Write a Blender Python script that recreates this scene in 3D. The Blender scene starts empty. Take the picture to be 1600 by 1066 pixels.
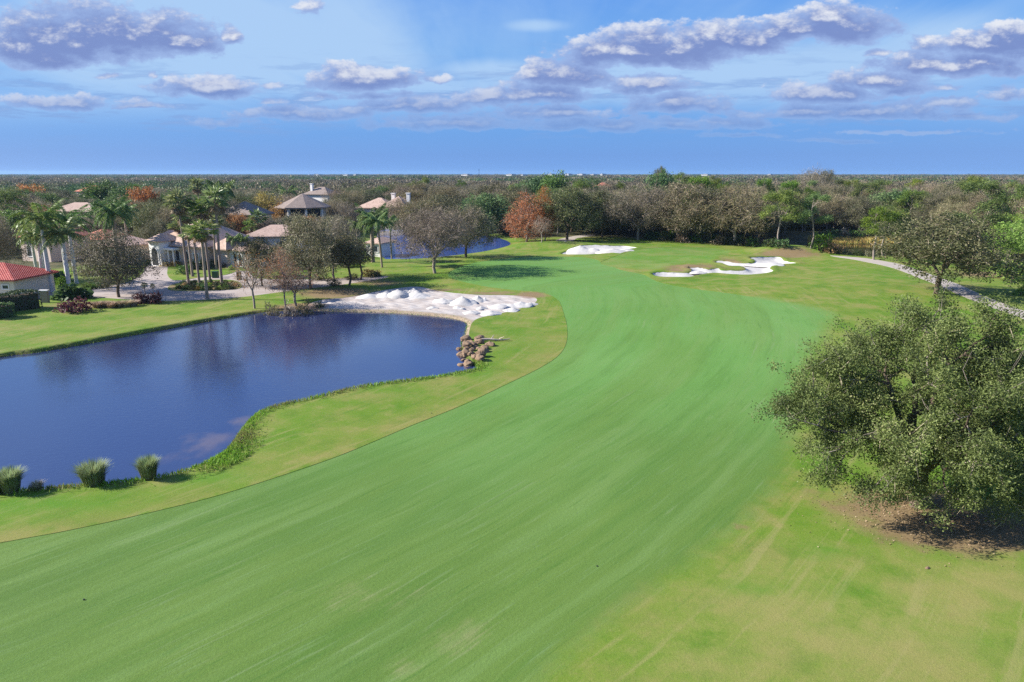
import bpy, math, random
import numpy as np
from mathutils import Vector
from mathutils.geometry import delaunay_2d_cdt

rng = np.random.default_rng(7)
random.seed(7)
scene = bpy.context.scene
COL = scene.collection
R = math.radians

# ------------------------------------------------------------------ camera
H = 17.0                                   # drone height
F = 1067.0                                 # focal length in pixels of a 1600 px wide picture
PITCH = math.atan((533 - 271.5) / F)
cam = bpy.data.cameras.new('camera')
cam.sensor_width = 36.0
cam.lens = 36.0 * F / 1600
cam.clip_end = 20000
camo = bpy.data.objects.new('camera', cam)
camo.location = (0, 0, H)
camo.rotation_euler = (math.pi / 2 - PITCH, 0, 0)
COL.objects.link(camo)
scene.camera = camo
CP, SP = math.cos(PITCH), math.sin(PITCH)


def rays(px, py):
    u = (np.asarray(px, float) - 800) / F
    v = (533 - np.asarray(py, float)) / F
    return u, CP + v * SP, -SP + v * CP


def flat(px, py, z=0.0):
    """Where the line of sight of a pixel meets the level z."""
    x, y, w = rays(px, py)
    w = np.minimum(w, -0.0025)
    t = (z - H) / w
    return np.stack([x * t, y * t], -1)


# ------------------------------------------------------------------ property helpers
def tag(o, label=None, cat=None, group=None, kind=None):
    if label: o['label'] = label
    if cat: o['category'] = cat
    if group: o['group'] = group
    if kind: o['kind'] = kind
    return o


def empty(name, loc=(0, 0, 0), rz=0.0, s=(1, 1, 1)):
    o = bpy.data.objects.new(name, None)
    o.location = loc
    o.rotation_euler = (0, 0, rz)
    o.scale = s
    o.empty_display_size = 0.3
    COL.objects.link(o)
    return o


def link(name, me, parent=None, loc=None, rz=0.0, s=None):
    o = bpy.data.objects.new(name, me)
    COL.objects.link(o)
    if parent: o.parent = parent
    if loc is not None: o.location = loc
    if rz: o.rotation_euler = (0, 0, rz)
    if s is not None: o.scale = s
    return o


def mk_mesh(name, V, Fs, mats, smooth=False, mi=None, attrs=None):
    """V (n,3); Fs list of face arrays (m,3)/(m,4) or lists; mi list of material index arrays."""
    me = bpy.data.meshes.new(name)
    V = np.asarray(V, np.float32)
    loops, starts, tot = [], [], 0
    for f in Fs:
        f = np.asarray(f, np.int32)
        if f.size == 0: continue
        k = f.shape[1]
        starts.append(tot + np.arange(len(f), dtype=np.int32) * k)
        loops.append(f.ravel())
        tot += f.size
    loops = np.concatenate(loops) if loops else np.zeros(0, np.int32)
    starts = np.concatenate(starts) if starts else np.zeros(0, np.int32)
    me.vertices.add(len(V)); me.vertices.foreach_set('co', V.ravel())
    me.loops.add(len(loops)); me.loops.foreach_set('vertex_index', loops)
    me.polygons.add(len(starts)); me.polygons.foreach_set('loop_start', starts)
    for m in (mats if isinstance(mats, (list, tuple)) else [mats]): me.materials.append(m)
    if mi is not None: me.polygons.foreach_set('material_index', np.asarray(mi, np.int32))
    if attrs:
        for k, a in attrs.items():
            at = me.attributes.new(k, 'FLOAT', 'POINT')
            at.data.foreach_set('value', np.asarray(a, np.float32))
    me.update(calc_edges=True)
    if smooth: me.polygons.foreach_set('use_smooth', np.ones(len(starts), bool))
    return me


# ------------------------------------------------------------------ material helpers
class NT:
    def __init__(self, tree):
        self.t = tree; self.n = tree.nodes; self.l = tree.links
    def new(self, typ, **kw):
        n = self.n.new(typ)
        for k, v in kw.items(): setattr(n, k, v)
        return n
    def put(self, sock, v):
        if isinstance(v, bpy.types.NodeSocket): self.l.new(v, sock)
        elif v is not None:
            if isinstance(v, (tuple, list)) and sock.type == 'RGBA' and len(v) == 3: v = (*v, 1)
            sock.default_value = v
    def math(self, op, a, b=None, c=None, clamp=False):
        n = self.new('ShaderNodeMath', operation=op, use_clamp=clamp)
        for i, v in enumerate((a, b, c)):
            if v is not None: self.put(n.inputs[i], v)
        return n.outputs[0]
    def vmath(self, op, a, b=None, c=None):
        n = self.new('ShaderNodeVectorMath', operation=op)
        for i, v in enumerate((a, b, c)):
            if v is not None: self.put(n.inputs[i], v)
        return n.outputs['Value'] if op in ('LENGTH', 'DOT_PRODUCT', 'DISTANCE') else n.outputs[0]
    def noise(self, vec, scale=1.0, detail=4.0, rough=0.55, dist=0.0, dim='3D', col=False):
        n = self.new('ShaderNodeTexNoise', noise_dimensions=dim)
        self.put(n.inputs['Vector'], vec)
        n.inputs['Scale'].default_value = scale; n.inputs['Detail'].default_value = detail
        n.inputs['Roughness'].default_value = rough; n.inputs['Distortion'].default_value = dist
        return n.outputs['Color' if col else 'Fac']
    def mix(self, f, a, b, blend='MIX'):
        n = self.new('ShaderNodeMix', data_type='RGBA', blend_type=blend, clamp_factor=True)
        self.put(n.inputs[0], f); self.put(n.inputs[6], a); self.put(n.inputs[7], b)
        return n.outputs[2]
    def smooth(self, v, a, b, lo=0.0, hi=1.0):
        n = self.new('ShaderNodeMapRange', interpolation_type='SMOOTHSTEP')
        self.put(n.inputs[0], v); n.inputs[1].default_value = a; n.inputs[2].default_value = b
        n.inputs[3].default_value = lo; n.inputs[4].default_value = hi
        return n.outputs[0]
    def lin(self, v, a, b, lo=0.0, hi=1.0):
        n = self.new('ShaderNodeMapRange')
        self.put(n.inputs[0], v); n.inputs[1].default_value = a; n.inputs[2].default_value = b
        n.inputs[3].default_value = lo; n.inputs[4].default_value = hi
        return n.outputs[0]
    def ramp(self, f, stops):
        n = self.new('ShaderNodeValToRGB')
        self.put(n.inputs[0], f)
        e = n.color_ramp.elements
        while len(e) > 1: e.remove(e[-1])
        e[0].position = stops[0][0]; e[0].color = (*stops[0][1], 1)
        for p, c in stops[1:]:
            x = e.new(p); x.color = (*c, 1)
        return n.outputs[0]
    def attr(self, name):
        return self.new('ShaderNodeAttribute', attribute_name=name).outputs['Fac']
    def xyz(self, x, y, z):
        n = self.new('ShaderNodeCombineXYZ')
        for i, v in enumerate((x, y, z)): self.put(n.inputs[i], v)
        return n.outputs[0]
    def sep(self, v):
        n = self.new('ShaderNodeSeparateXYZ'); self.put(n.inputs[0], v); return n.outputs
    def pos(self):
        return self.new('ShaderNodeNewGeometry').outputs['Position']
    def obj(self):
        return self.new('ShaderNodeTexCoord').outputs['Object']
    def rand(self):
        return self.new('ShaderNodeObjectInfo').outputs['Random']
    def bump(self, h, strength=0.3, dist=0.05):
        n = self.new('ShaderNodeBump')
        n.inputs['Strength'].default_value = strength; n.inputs['Distance'].default_value = dist
        self.put(n.inputs['Height'], h); return n.outputs[0]


def material(name):
    m = bpy.data.materials.new(name)
    m.use_nodes = True
    m.node_tree.nodes.clear()
    n = NT(m.node_tree)
    out = n.new('ShaderNodeOutputMaterial')
    return m, n, out.inputs['Surface']


def principled(n, out, color, rough=0.7, normal=None, spec=0.3, metal=0.0, **kw):
    p = n.new('ShaderNodeBsdfPrincipled')
    n.put(p.inputs['Base Color'], color); n.put(p.inputs['Roughness'], rough)
    n.put(p.inputs['Metallic'], metal); n.put(p.inputs['Specular IOR Level'], spec)
    if normal is not None: n.put(p.inputs['Normal'], normal)
    for k, v in kw.items(): n.put(p.inputs[k], v)
    n.l.new(p.outputs[0], out)
    return p


def worn(name, c, rough=0.75, var=0.18, scale=2.0, spec=0.25, bump=0.15):
    m, n, out = material(name)
    p = n.obj()
    c = tuple(.84 * v for v in c)
    f = n.noise(p, scale, 6, 0.6)
    col = n.mix(f, tuple(x * (1 - var) for x in c), tuple(min(1, x * (1 + var)) for x in c))
    principled(n, out, col, rough, n.bump(n.noise(p, scale * 9, 4), bump, 0.02), spec)
    return m


LEAF = 1.32


def foliage(name, stops, trans=0.3, hue_var=0.25, rough=0.55):
    """Leaf colour from each clump's own tone, with variation from plant to plant."""
    m, n, out = material(name)
    t = n.attr('tone')
    col = n.ramp(t, [(p, tuple(min(.8, LEAF * v) for v in c)) for p, c in stops])
    r = n.rand()
    hsv = n.new('ShaderNodeHueSaturation')
    n.put(hsv.inputs['Hue'], n.lin(r, 0, 1, 0.5 - 0.035 * hue_var * 4, 0.5 + 0.02 * hue_var * 4))
    n.put(hsv.inputs['Saturation'], n.lin(n.math('FRACT', n.math('MULTIPLY', r, 7.31)), 0, 1, 1 - hue_var, 1 + hue_var * .6))
    n.put(hsv.inputs['Value'], n.lin(n.math('FRACT', n.math('MULTIPLY', r, 13.7)), 0, 1, 1 - hue_var * 1.0, 1 + hue_var * .9))
    n.put(hsv.inputs['Color'], col)
    d = n.new('ShaderNodeBsdfPrincipled')
    n.put(d.inputs['Base Color'], hsv.outputs[0]); d.inputs['Roughness'].default_value = rough
    d.inputs['Specular IOR Level'].default_value = 0.2
    tr = n.new('ShaderNodeBsdfTranslucent'); n.put(tr.inputs[0], hsv.outputs[0])
    mx = n.new('ShaderNodeMixShader'); mx.inputs[0].default_value = trans
    n.l.new(d.outputs[0], mx.inputs[1]); n.l.new(tr.outputs[0], mx.inputs[2])
    n.l.new(mx.outputs[0], out)
    return m


# ------------------------------------------------------------------ terrain
def smoothstep(x, a, b):
    t = np.clip((x - a) / (b - a), 0, 1)
    return t * t * (3 - 2 * t)


def inside(P, poly):
    x, y = P[:, 0], P[:, 1]
    r = np.zeros(len(P), bool)
    n = len(poly)
    for i in range(n):
        x1, y1 = poly[i]; x2, y2 = poly[(i + 1) % n]
        if y1 == y2: continue
        c = ((y1 > y) != (y2 > y)) & (x < (x2 - x1) * (y - y1) / (y2 - y1) + x1)
        r ^= c
    return r


def sdist(P, poly):
    """Signed distance, negative inside."""
    P = np.asarray(P, float)
    d = np.full(len(P), 1e18)
    n = len(poly)
    for i in range(n):
        a = poly[i]; b = poly[(i + 1) % n]
        e = b - a; L = max(1e-12, e @ e)
        t = np.clip(((P - a) @ e) / L, 0, 1)
        q = P - a - t[:, None] * e
        d = np.minimum(d, (q * q).sum(1))
    d = np.sqrt(d)
    return np.where(inside(P, poly), -d, d)


def spline(pts, n_per=8, closed=True):
    """Catmull-Rom through the points."""
    p = np.asarray(pts, float); m = len(p); out = []
    for i in range(m if closed else m - 1):
        if closed: a, b, c, d = p[(i - 1) % m], p[i], p[(i + 1) % m], p[(i + 2) % m]
        else: a, b, c, d = p[max(i - 1, 0)], p[i], p[i + 1], p[min(i + 2, m - 1)]
        for k in range(n_per):
            t = k / n_per
            out.append(0.5 * (2 * b + (c - a) * t + (2 * a - 5 * b + 4 * c - d) * t * t + (3 * b - a - 3 * c + d) * t ** 3))
    if not closed: out.append(p[-1])
    return np.array(out)


MOUNDS = [(1232, 399, 11, 5, 2.3), (1085, 420, 12, 4, 1.0), (1020, 396, 17, 12, .8), (835, 386, 14, 6, 1.3),
          (905, 387, 9, 5, .7), (1330, 407, 16, 8, .7), (1140, 408, 9, 4, .9), (760, 420, 18, 8, .5), (1250, 450, 20, 8, .5)]
_mc = [(flat(a, b), sx, sy, h) for a, b, sx, sy, h in MOUNDS]
WATER_Z = -0.34


def h_base(P):
    x, y = P[:, 0], P[:, 1]
    z = .16 * np.sin(x / 9 + 1) * np.sin(y / 14) + .12 * np.sin(x / 23 + y / 17) + .1 * np.sin(y / 9.5 + .4 * np.sin(x / 8))
    z = z * smoothstep(y, 25, 70)
    for c, sx, sy, h in _mc:
        z = z + h * np.exp(-((x - c[0]) / sx) ** 2 - ((y - c[1]) / sy) ** 2)
    return z


_pond_px = [(-330, 600), (-150, 590), (0, 559), (60, 551), (130, 539), (200, 526), (260, 515), (330, 502), (388, 492), (425, 487),
            (485, 486), (540, 488), (600, 489), (660, 493), (705, 498), (728, 505), (727, 518), (722, 532), (722, 548), (730, 563),
            (748, 577), (720, 584), (680, 592), (620, 600), (560, 609), (490, 626), (435, 638), (402, 650), (385, 665), (368, 690),
            (348, 712), (305, 735), (250, 750), (190, 757), (110, 765), (40, 770), (-60, 778), (-330, 800)]
POND = spline(flat(*np.array(_pond_px, float).T, z=WATER_Z), 4)
_lake_px = [(590, 364), (593, 384), (600, 403), (618, 405), (660, 404), (735, 396), (775, 389), (797, 382), (788, 375), (760, 368), (700, 361), (640, 357), (605, 357)]
LAKE = spline(flat(*np.array(_lake_px, float).T, z=WATER_Z), 4)
_creek_px = [(1225, 385), (1300, 382), (1380, 382), (1480, 390), (1600, 397), (1800, 405), (1800, 428), (1600, 418), (1500, 411), (1395, 403), (1320, 400), (1270, 397), (1230, 393)]
CREEK = spline(flat(*np.array(_creek_px, float).T, z=WATER_Z), 4)
WATERS = [(POND, .45), (LAKE, 5.0), (CREEK, 4.0)]


def height(P):
    P = np.asarray(P, float).reshape(-1, 2)
    z = h_base(P)
    for poly, bank in WATERS:
        lo, hi = poly.min(0) - 8, poly.max(0) + 8
        k = np.where(((P > lo) & (P < hi)).all(1))[0]
        if len(k) == 0: continue
        d = sdist(P[k], poly)
        f = smoothstep(d, -.02, bank)
        zz = z[k] * f + (WATER_Z) * (1 - f)
        zz = np.where(d < 0, WATER_Z - np.minimum(.35 * -d, 1.6), zz)
        z[k] = zz
    return z


def ground(px, py):
    """Points of the ground seen through pixels: (n,3)."""
    px = np.atleast_1d(np.asarray(px, float)); py = np.atleast_1d(np.asarray(py, float))
    dx, dy, dz = rays(px, py)
    dz = np.minimum(dz, -.0025)
    ts = np.geomspace(10, 7000, 420)
    lo = np.zeros(len(px)); hi = np.full(len(px), 7000.)
    hit = np.zeros(len(px), bool)
    prev = 0.
    for t in ts:
        k = ~hit
        if not k.any(): break
        P = np.stack([dx[k] * t, dy[k] * t], -1)
        below = (H + dz[k] * t) < h_base(P)
        idx = np.where(k)[0][below]
        hi[idx] = t; lo[idx] = prev; hit[idx] = True
        prev = t
    for _ in range(24):
        m = (lo + hi) / 2
        P = np.stack([dx * m, dy * m], -1)
        b = (H + dz * m) < h_base(P)
        hi = np.where(b, m, hi); lo = np.where(b, lo, m)
    P = np.stack([dx * hi, dy * hi], -1)
    return np.column_stack([P, height(P)])


def gpoly(px, n=6, closed=True):
    a = np.array(px, float)
    return spline(ground(a[:, 0], a[:, 1])[:, :2], n, closed)


FAIRWAY = gpoly([(-420, 930), (-200, 885), (0, 848), (110, 828), (220, 804), (330, 777), (440, 743), (540, 708), (640, 666), (720, 634), (790, 601),
                 (845, 574), (873, 555), (885, 535), (886, 512), (881, 490), (871, 468), (845, 457), (800, 453), (755, 447), (712, 437), (700, 428), (722, 416), (765, 407), (820, 402),
                 (880, 401), (925, 404), (945, 412), (968, 421), (1005, 429), (1030, 441), (1075, 450), (1130, 457), (1200, 467), (1260, 478), (1300, 490), (1290, 515), (1265, 560),
                 (1248, 620), (1236, 680), (1222, 735), (1180, 795), (1120, 845), (1040, 900), (960, 960), (890, 1015), (830, 1075), (740, 1170), (200, 1300), (-500, 1200)], 6)
GREEN = gpoly([(938, 410), (968, 398), (1005, 389), (1060, 386), (1120, 388), (1140, 393), (1120, 402), (1070, 411), (1020, 421), (985, 419), (955, 417)], 6)
BUNKER_R = gpoly([(1020, 427.5), (1036, 425.5), (1073, 427), (1081, 421), (1074, 418.6), (1094, 418.6), (1107, 421.5), (1121, 419.6), (1130, 422.6), (1160, 422.6), (1165, 419.6), (1157, 416.5),
                  (1135, 414.6), (1118, 410), (1128, 408), (1149, 410.6), (1173, 411.6), (1180, 408), (1172, 402.8), (1184, 402), (1215, 402), (1226, 407.6), (1244, 411.8), (1215, 414),
                  (1203, 419), (1208, 424), (1195, 427.6), (1168, 430), (1140, 429), (1113, 427), (1088, 431), (1074, 433.5), (1030, 433)], 5)
BUNKER_L = gpoly([(877, 397.3), (890, 391), (905, 385), (925, 383), (950, 384), (978, 385), (995, 387.5), (975, 391), (962, 395), (930, 397.8), (900, 398.6)], 5)
BEACH = gpoly([(470, 492), (480, 476), (505, 468), (545, 464), (590, 455), (630, 449), (656, 448), (690, 455), (740, 460), (795, 461), (833, 464), (838, 471), (822, 479), (790, 488),
               (752, 496), (738, 504), (733, 520), (733, 532), (715, 540), (700, 520), (660, 502), (600, 497), (530, 496)], 6)
PATH = gpoly([(1300, 399.5), (1340, 402.5), (1380, 408), (1420, 417), (1480, 438), (1530, 459), (1600, 486), (1720, 530), (1720, 552), (1600, 499), (1545, 479), (1490, 457), (1440, 436), (1395, 419), (1345, 408), (1305, 401.5)], 6)
PATH_FAR = gpoly([(868, 377), (884, 371.5), (905, 368), (925, 366.5), (930, 368), (910, 371), (898, 374.5), (884, 378)], 4)
ROAD = gpoly([(-60, 462), (60, 457), (120, 452), (165, 447), (200, 440), (222, 428), (226, 418), (240, 411), (262, 410), (262, 418), (262, 430), (274, 438), (310, 434), (350, 430), (372, 424), (392, 424), (398, 434), (440, 436),
              (500, 436), (560, 434), (600, 431), (604, 434), (560, 441), (520, 447), (470, 452), (420, 459), (370, 465), (320, 468.5), (260, 470), (200, 468), (150, 465), (90, 466), (-60, 474)], 4)
ISLAND = gpoly([(262, 451), (268, 445), (290, 440), (325, 437.5), (355, 437), (372, 440), (378, 446), (372, 451), (340, 453.5), (300, 454.5), (272, 454)], 4)

# every boundary goes into one triangulation, so neighbours share their edges exactly
REGIONS = [('fairway', FAIRWAY), ('green', GREEN), ('bunker_r', BUNKER_R), ('bunker_l', BUNKER_L), ('beach', BEACH), ('path', PATH), ('path_far', PATH_FAR), ('road', ROAD), ('island', ISLAND)]


def resample(poly, near=.35, k=.006):
    out = []
    n = len(poly)
    for i in range(n):
        a, b = poly[i], poly[(i + 1) % n]
        L = np.hypot(*(b - a)); step = max(near, k * np.hypot(*a))
        m = max(1, int(round(L / step)))
        for j in range(m): out.append(a + (b - a) * j / m)
    return np.array(out)


def build_ground():
    pts = []
    rs = np.geomspace(34, 7000, 560); an = np.linspace(-1.25, 1.25, 330)
    A, Rr = np.meshgrid(an, rs)
    g = np.stack([Rr * np.sin(A), Rr * np.cos(A) - 40], -1).reshape(-1, 2)
    # the ground behind and beside the viewpoint
    rs2 = np.geomspace(34, 7000, 60); an2 = np.linspace(1.3, 2 * math.pi - 1.3, 60)
    A, Rr = np.meshgrid(an2, rs2)
    g2 = np.stack([Rr * np.sin(A), Rr * np.cos(A) - 40], -1).reshape(-1, 2)
    g3 = np.array([(x, y) for x in np.linspace(-30, 30, 13) for y in np.linspace(-68, -12, 13) if math.hypot(x, y + 40) < 32])
    # extra points over the bunkers, beach and their lips
    ex = []
    for poly, st in ((BUNKER_R, .5), (BUNKER_L, .5), (BEACH, .45)):
        lo, hi = poly.min(0) - 2, poly.max(0) + 2
        X, Y = np.meshgrid(np.arange(lo[0], hi[0], st), np.arange(lo[1], hi[1], st))
        q = np.column_stack([X.ravel(), Y.ravel()])
        ex.append(q[sdist(q, poly) < 1.5])
    pts = [g, g2, g3] + ex
    edges = []; base = sum(len(p) for p in pts)
    polys = []; bank_rows = []
    for nm, poly in REGIONS + [('pond', POND), ('lake', LAKE), ('creek', CREEK)]:
        q = resample(poly); polys.append((nm, q))
        pts.append(q)
        m = len(q)
        if nm in ('pond', 'lake', 'creek'):          # rows of points down the bank
            t_ = np.roll(q, -1, 0) - np.roll(q, 1, 0); t_ /= np.linalg.norm(t_, axis=1, keepdims=True)
            nr = np.column_stack([t_[:, 1], -t_[:, 0]])
            if inside(q[:1] + nr[:1] * .2, poly)[0]: nr = -nr
            bank_rows += [q + nr * o_ for o_ in (.16, .3, .5, .8)]
        edges += [(base + i, base + (i + 1) % m) for i in range(m)]
        base += m
    P = np.concatenate(pts + bank_rows)
    vo, eo, fo, *_ = delaunay_2d_cdt([Vector(p) for p in P], edges, [], 0, 1e-4, False)
    V = np.array([tuple(v) for v in vo])
    T = np.array(fo, np.int32)
    return V, T, dict(polys)


GV, GT, GP = build_ground()
_c = GV[GT].mean(1)
reg = np.full(len(GT), 'ground', dtype=object)
for nm in ('fairway', 'green', 'bunker_r', 'bunker_l', 'road', 'island', 'path', 'path_far', 'beach'):
    lo, hi = GP[nm].min(0), GP[nm].max(0)
    k = np.where(((_c > lo) & (_c < hi)).all(1))[0]
    k = k[inside(_c[k], GP[nm])]
    reg[k] = nm
reg[reg == 'island'] = 'ground'
GZ = height(GV)
SD = {}
for nm in GP:
    lo, hi = GP[nm].min(0) - 12, GP[nm].max(0) + 12
    k = np.where(((GV > lo) & (GV < hi)).all(1))[0]
    d = np.full(len(GV), 50.); d[k] = sdist(GV[k], GP[nm]); SD[nm] = d
# bunkers are hollows with a raised far lip
for nm, dep in (('bunker_r', .4), ('bunker_l', .3)):
    GZ -= dep * smoothstep(-SD[nm], 0, 1.2)
    GZ += .18 * np.exp(-((SD[nm] - .5) / .6) ** 2) * (SD[nm] > 0)
# raised beach sand, rough where it has been dug and dumped
x, y = GV[:, 0], GV[:, 1]
GZ += np.where(SD['beach'] < 0, .10 * smoothstep(-SD['beach'], 0, 2) * smoothstep(SD['pond'], 0.5, 3) * (np.sin(x * 1.9 + np.sin(y * 1.3) * 2) * np.sin(y * 2.3 + x) + .6 * np.sin(x * 4.1 + 1) * np.sin(y * 3.7 + 2)), 0)


def blob(px, py, rx, ry):
    """Soft world-space patch whose middle and reach are given where the photograph shows it."""
    c = ground(px, py)[0]; t = ground(px, py - ry)[0]; b = ground(px, py + ry)[0]
    sx = rx * np.hypot(c[0], c[1]) / F; sy = max(.6, abs(t[1] - b[1]) / 2)
    return np.exp(-((GV[:, 0] - c[0]) / sx) ** 2 - ((GV[:, 1] - c[1]) / sy) ** 2)


brown = np.zeros(len(GV))
for a in [(1430, 795, 130, 32, 1.5), (1500, 830, 150, 38, 1.35), (1330, 800, 70, 25, .55), (1270, 770, 50, 18, .5), (1232, 397, 52, 8, 1.3), (1180, 400, 30, 5, .6), (1080, 417, 55, 6, 1.), (1140, 411, 30, 4, .9),
          (1130, 420, 40, 4, .6), (1060, 423, 35, 4, .9), (830, 461, 30, 6, 1.2), (770, 458, 60, 4, .9), (700, 453, 50, 4, .8), (560, 438, 60, 9, .9), (520, 458, 60, 10, 1.3), (470, 480, 50, 8, 1.3), (600, 443, 40, 6, .9),
          (1480, 447, 90, 9, .6), (1560, 500, 60, 14, .6), (1560, 430, 70, 6, 1.2), (1440, 425, 60, 5, .7), (1420, 470, 60, 12, .45), (730, 430, 50, 6, .5), (1560, 470, 50, 10, .5),
          (320, 446, 60, 8, 1.4), (150, 476, 70, 8, 1.0), (240, 470, 30, 4, .8), (735, 545, 14, 20, .8), (770, 548, 22, 10, .5), (420, 488, 40, 5, 1.2), (800, 545, 20, 12, .35),
          (700, 650, 60, 10, .25), (560, 690, 70, 14, .3), (100, 830, 90, 12, .3), (400, 745, 90, 10, .35), (1160, 826, 14, 5, .9), (1300, 960, 90, 25, .3), (1480, 960, 90, 22, .35), (1560, 930, 90, 30, .3), (640, 425, 40, 8, .3)]:
    brown = np.maximum(brown, a[4] * blob(*a[:4]))
lush = np.zeros(len(GV))
for a in [(1290, 860, 60, 14, .9), (1170, 920, 50, 12, .8), (1330, 920, 60, 10, .5), (1540, 1010, 60, 10, .6), (60, 790, 120, 12, 1.), (330, 745, 60, 12, .9), (760, 580, 30, 14, .8), (820, 530, 40, 25, .6), (640, 615, 60, 8, .4),
          (640, 435, 60, 8, .7), (1385, 430, 30, 6, .7), (1580, 475, 40, 14, .5)]:
    lush = np.maximum(lush, a[4] * blob(*a[:4]))
pale = np.zeros(len(GV))
for a in [(1330, 960, 260, 90, .8), (1120, 1020, 160, 50, .6), (1520, 900, 160, 60, .7), (560, 930, 120, 40, .55), (720, 1000, 90, 30, .8), (600, 1040, 90, 20, .5), (1240, 480, 40, 6, .4), (900, 500, 12, 40, .2)]:
    pale = np.maximum(pale, a[4] * blob(*a[:4]))
# woodland floor
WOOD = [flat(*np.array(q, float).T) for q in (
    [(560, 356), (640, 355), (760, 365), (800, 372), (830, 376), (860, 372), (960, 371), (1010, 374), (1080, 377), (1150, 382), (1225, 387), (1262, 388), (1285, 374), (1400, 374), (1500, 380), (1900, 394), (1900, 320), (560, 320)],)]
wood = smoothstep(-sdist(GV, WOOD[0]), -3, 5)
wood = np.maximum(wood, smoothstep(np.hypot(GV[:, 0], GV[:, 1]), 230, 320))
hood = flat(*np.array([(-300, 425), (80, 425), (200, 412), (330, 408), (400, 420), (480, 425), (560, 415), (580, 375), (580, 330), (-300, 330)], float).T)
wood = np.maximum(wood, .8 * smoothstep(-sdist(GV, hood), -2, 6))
shore = np.exp(-np.maximum(0, np.minimum(np.minimum(SD['pond'], SD['creek']), SD['lake'])) / .55)
soft = smoothstep(x - (.45 * y - 12), 0, 4)         # the fairway fades out on the right, is cut crisply on the left
fair_in = np.where(soft > .01, smoothstep(-SD['fairway'] + 1.2 * (rng.random(len(GV)) - .5) * .3, -.2 - (1.2 + .05 * y) * soft, .2 + (1.2 + .05 * y) * soft), 1.0)
fair_out = np.where(soft > .01, fair_in * soft, 0.0)
step_f = (1 - soft)
tanb = np.exp(-np.maximum(SD['fairway'], 0) / 2.2) * (SD['fairway'] > 0) * (1 - soft) * (GV[:, 1] < 75)
ATT = dict(tan=tanb, brown=brown, lush=lush, pale=pale, wood=wood, shore=shore)


def region_mesh(name, mask, dz, mats, extra=None, skirt=.3):
    T = GT[mask]
    used, inv = np.unique(T, return_inverse=True)
    T2 = inv.reshape(T.shape)
    V = np.column_stack([GV[used], GZ[used] + (dz[used] if isinstance(dz, np.ndarray) else dz)])
    a = {k: v[used] for k, v in ATT.items()}
    if extra: a.update({k: v[used] for k, v in extra.items()})
    # skirt down the open edges, so a cut in the turf shows its side
    E = np.concatenate([T2[:, [0, 1]], T2[:, [1, 2]], T2[:, [2, 0]]])
    key = np.sort(E, 1); code = key[:, 0].astype(np.int64) * len(V) + key[:, 1]
    u, idx, cnt = np.unique(code, return_index=True, return_counts=True)
    be = E[idx[cnt == 1]]
    n = len(V)
    bv, binv = np.unique(be, return_inverse=True); binv = binv.reshape(be.shape)
    low = V[bv].copy(); low[:, 2] -= skirt
    nb = len(bv)
    V = np.concatenate([V, V[bv], low])
    Q = np.column_stack([n + binv[:, 1], n + binv[:, 0], n + nb + binv[:, 0], n + nb + binv[:, 1]])
    a = {k: np.concatenate([v, v[bv], v[bv]]) for k, v in a.items()}
    me = mk_mesh(name, V, [T2, Q], mats, smooth=True, attrs=a)
    sm = np.ones(len(T2) + len(Q), bool); sm[len(T2):] = False
    me.polygons.foreach_set('use_smooth', sm)
    return link(name, me)
# ------------------------------------------------------------------ ground materials
EXPOSURE = 1.33


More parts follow.
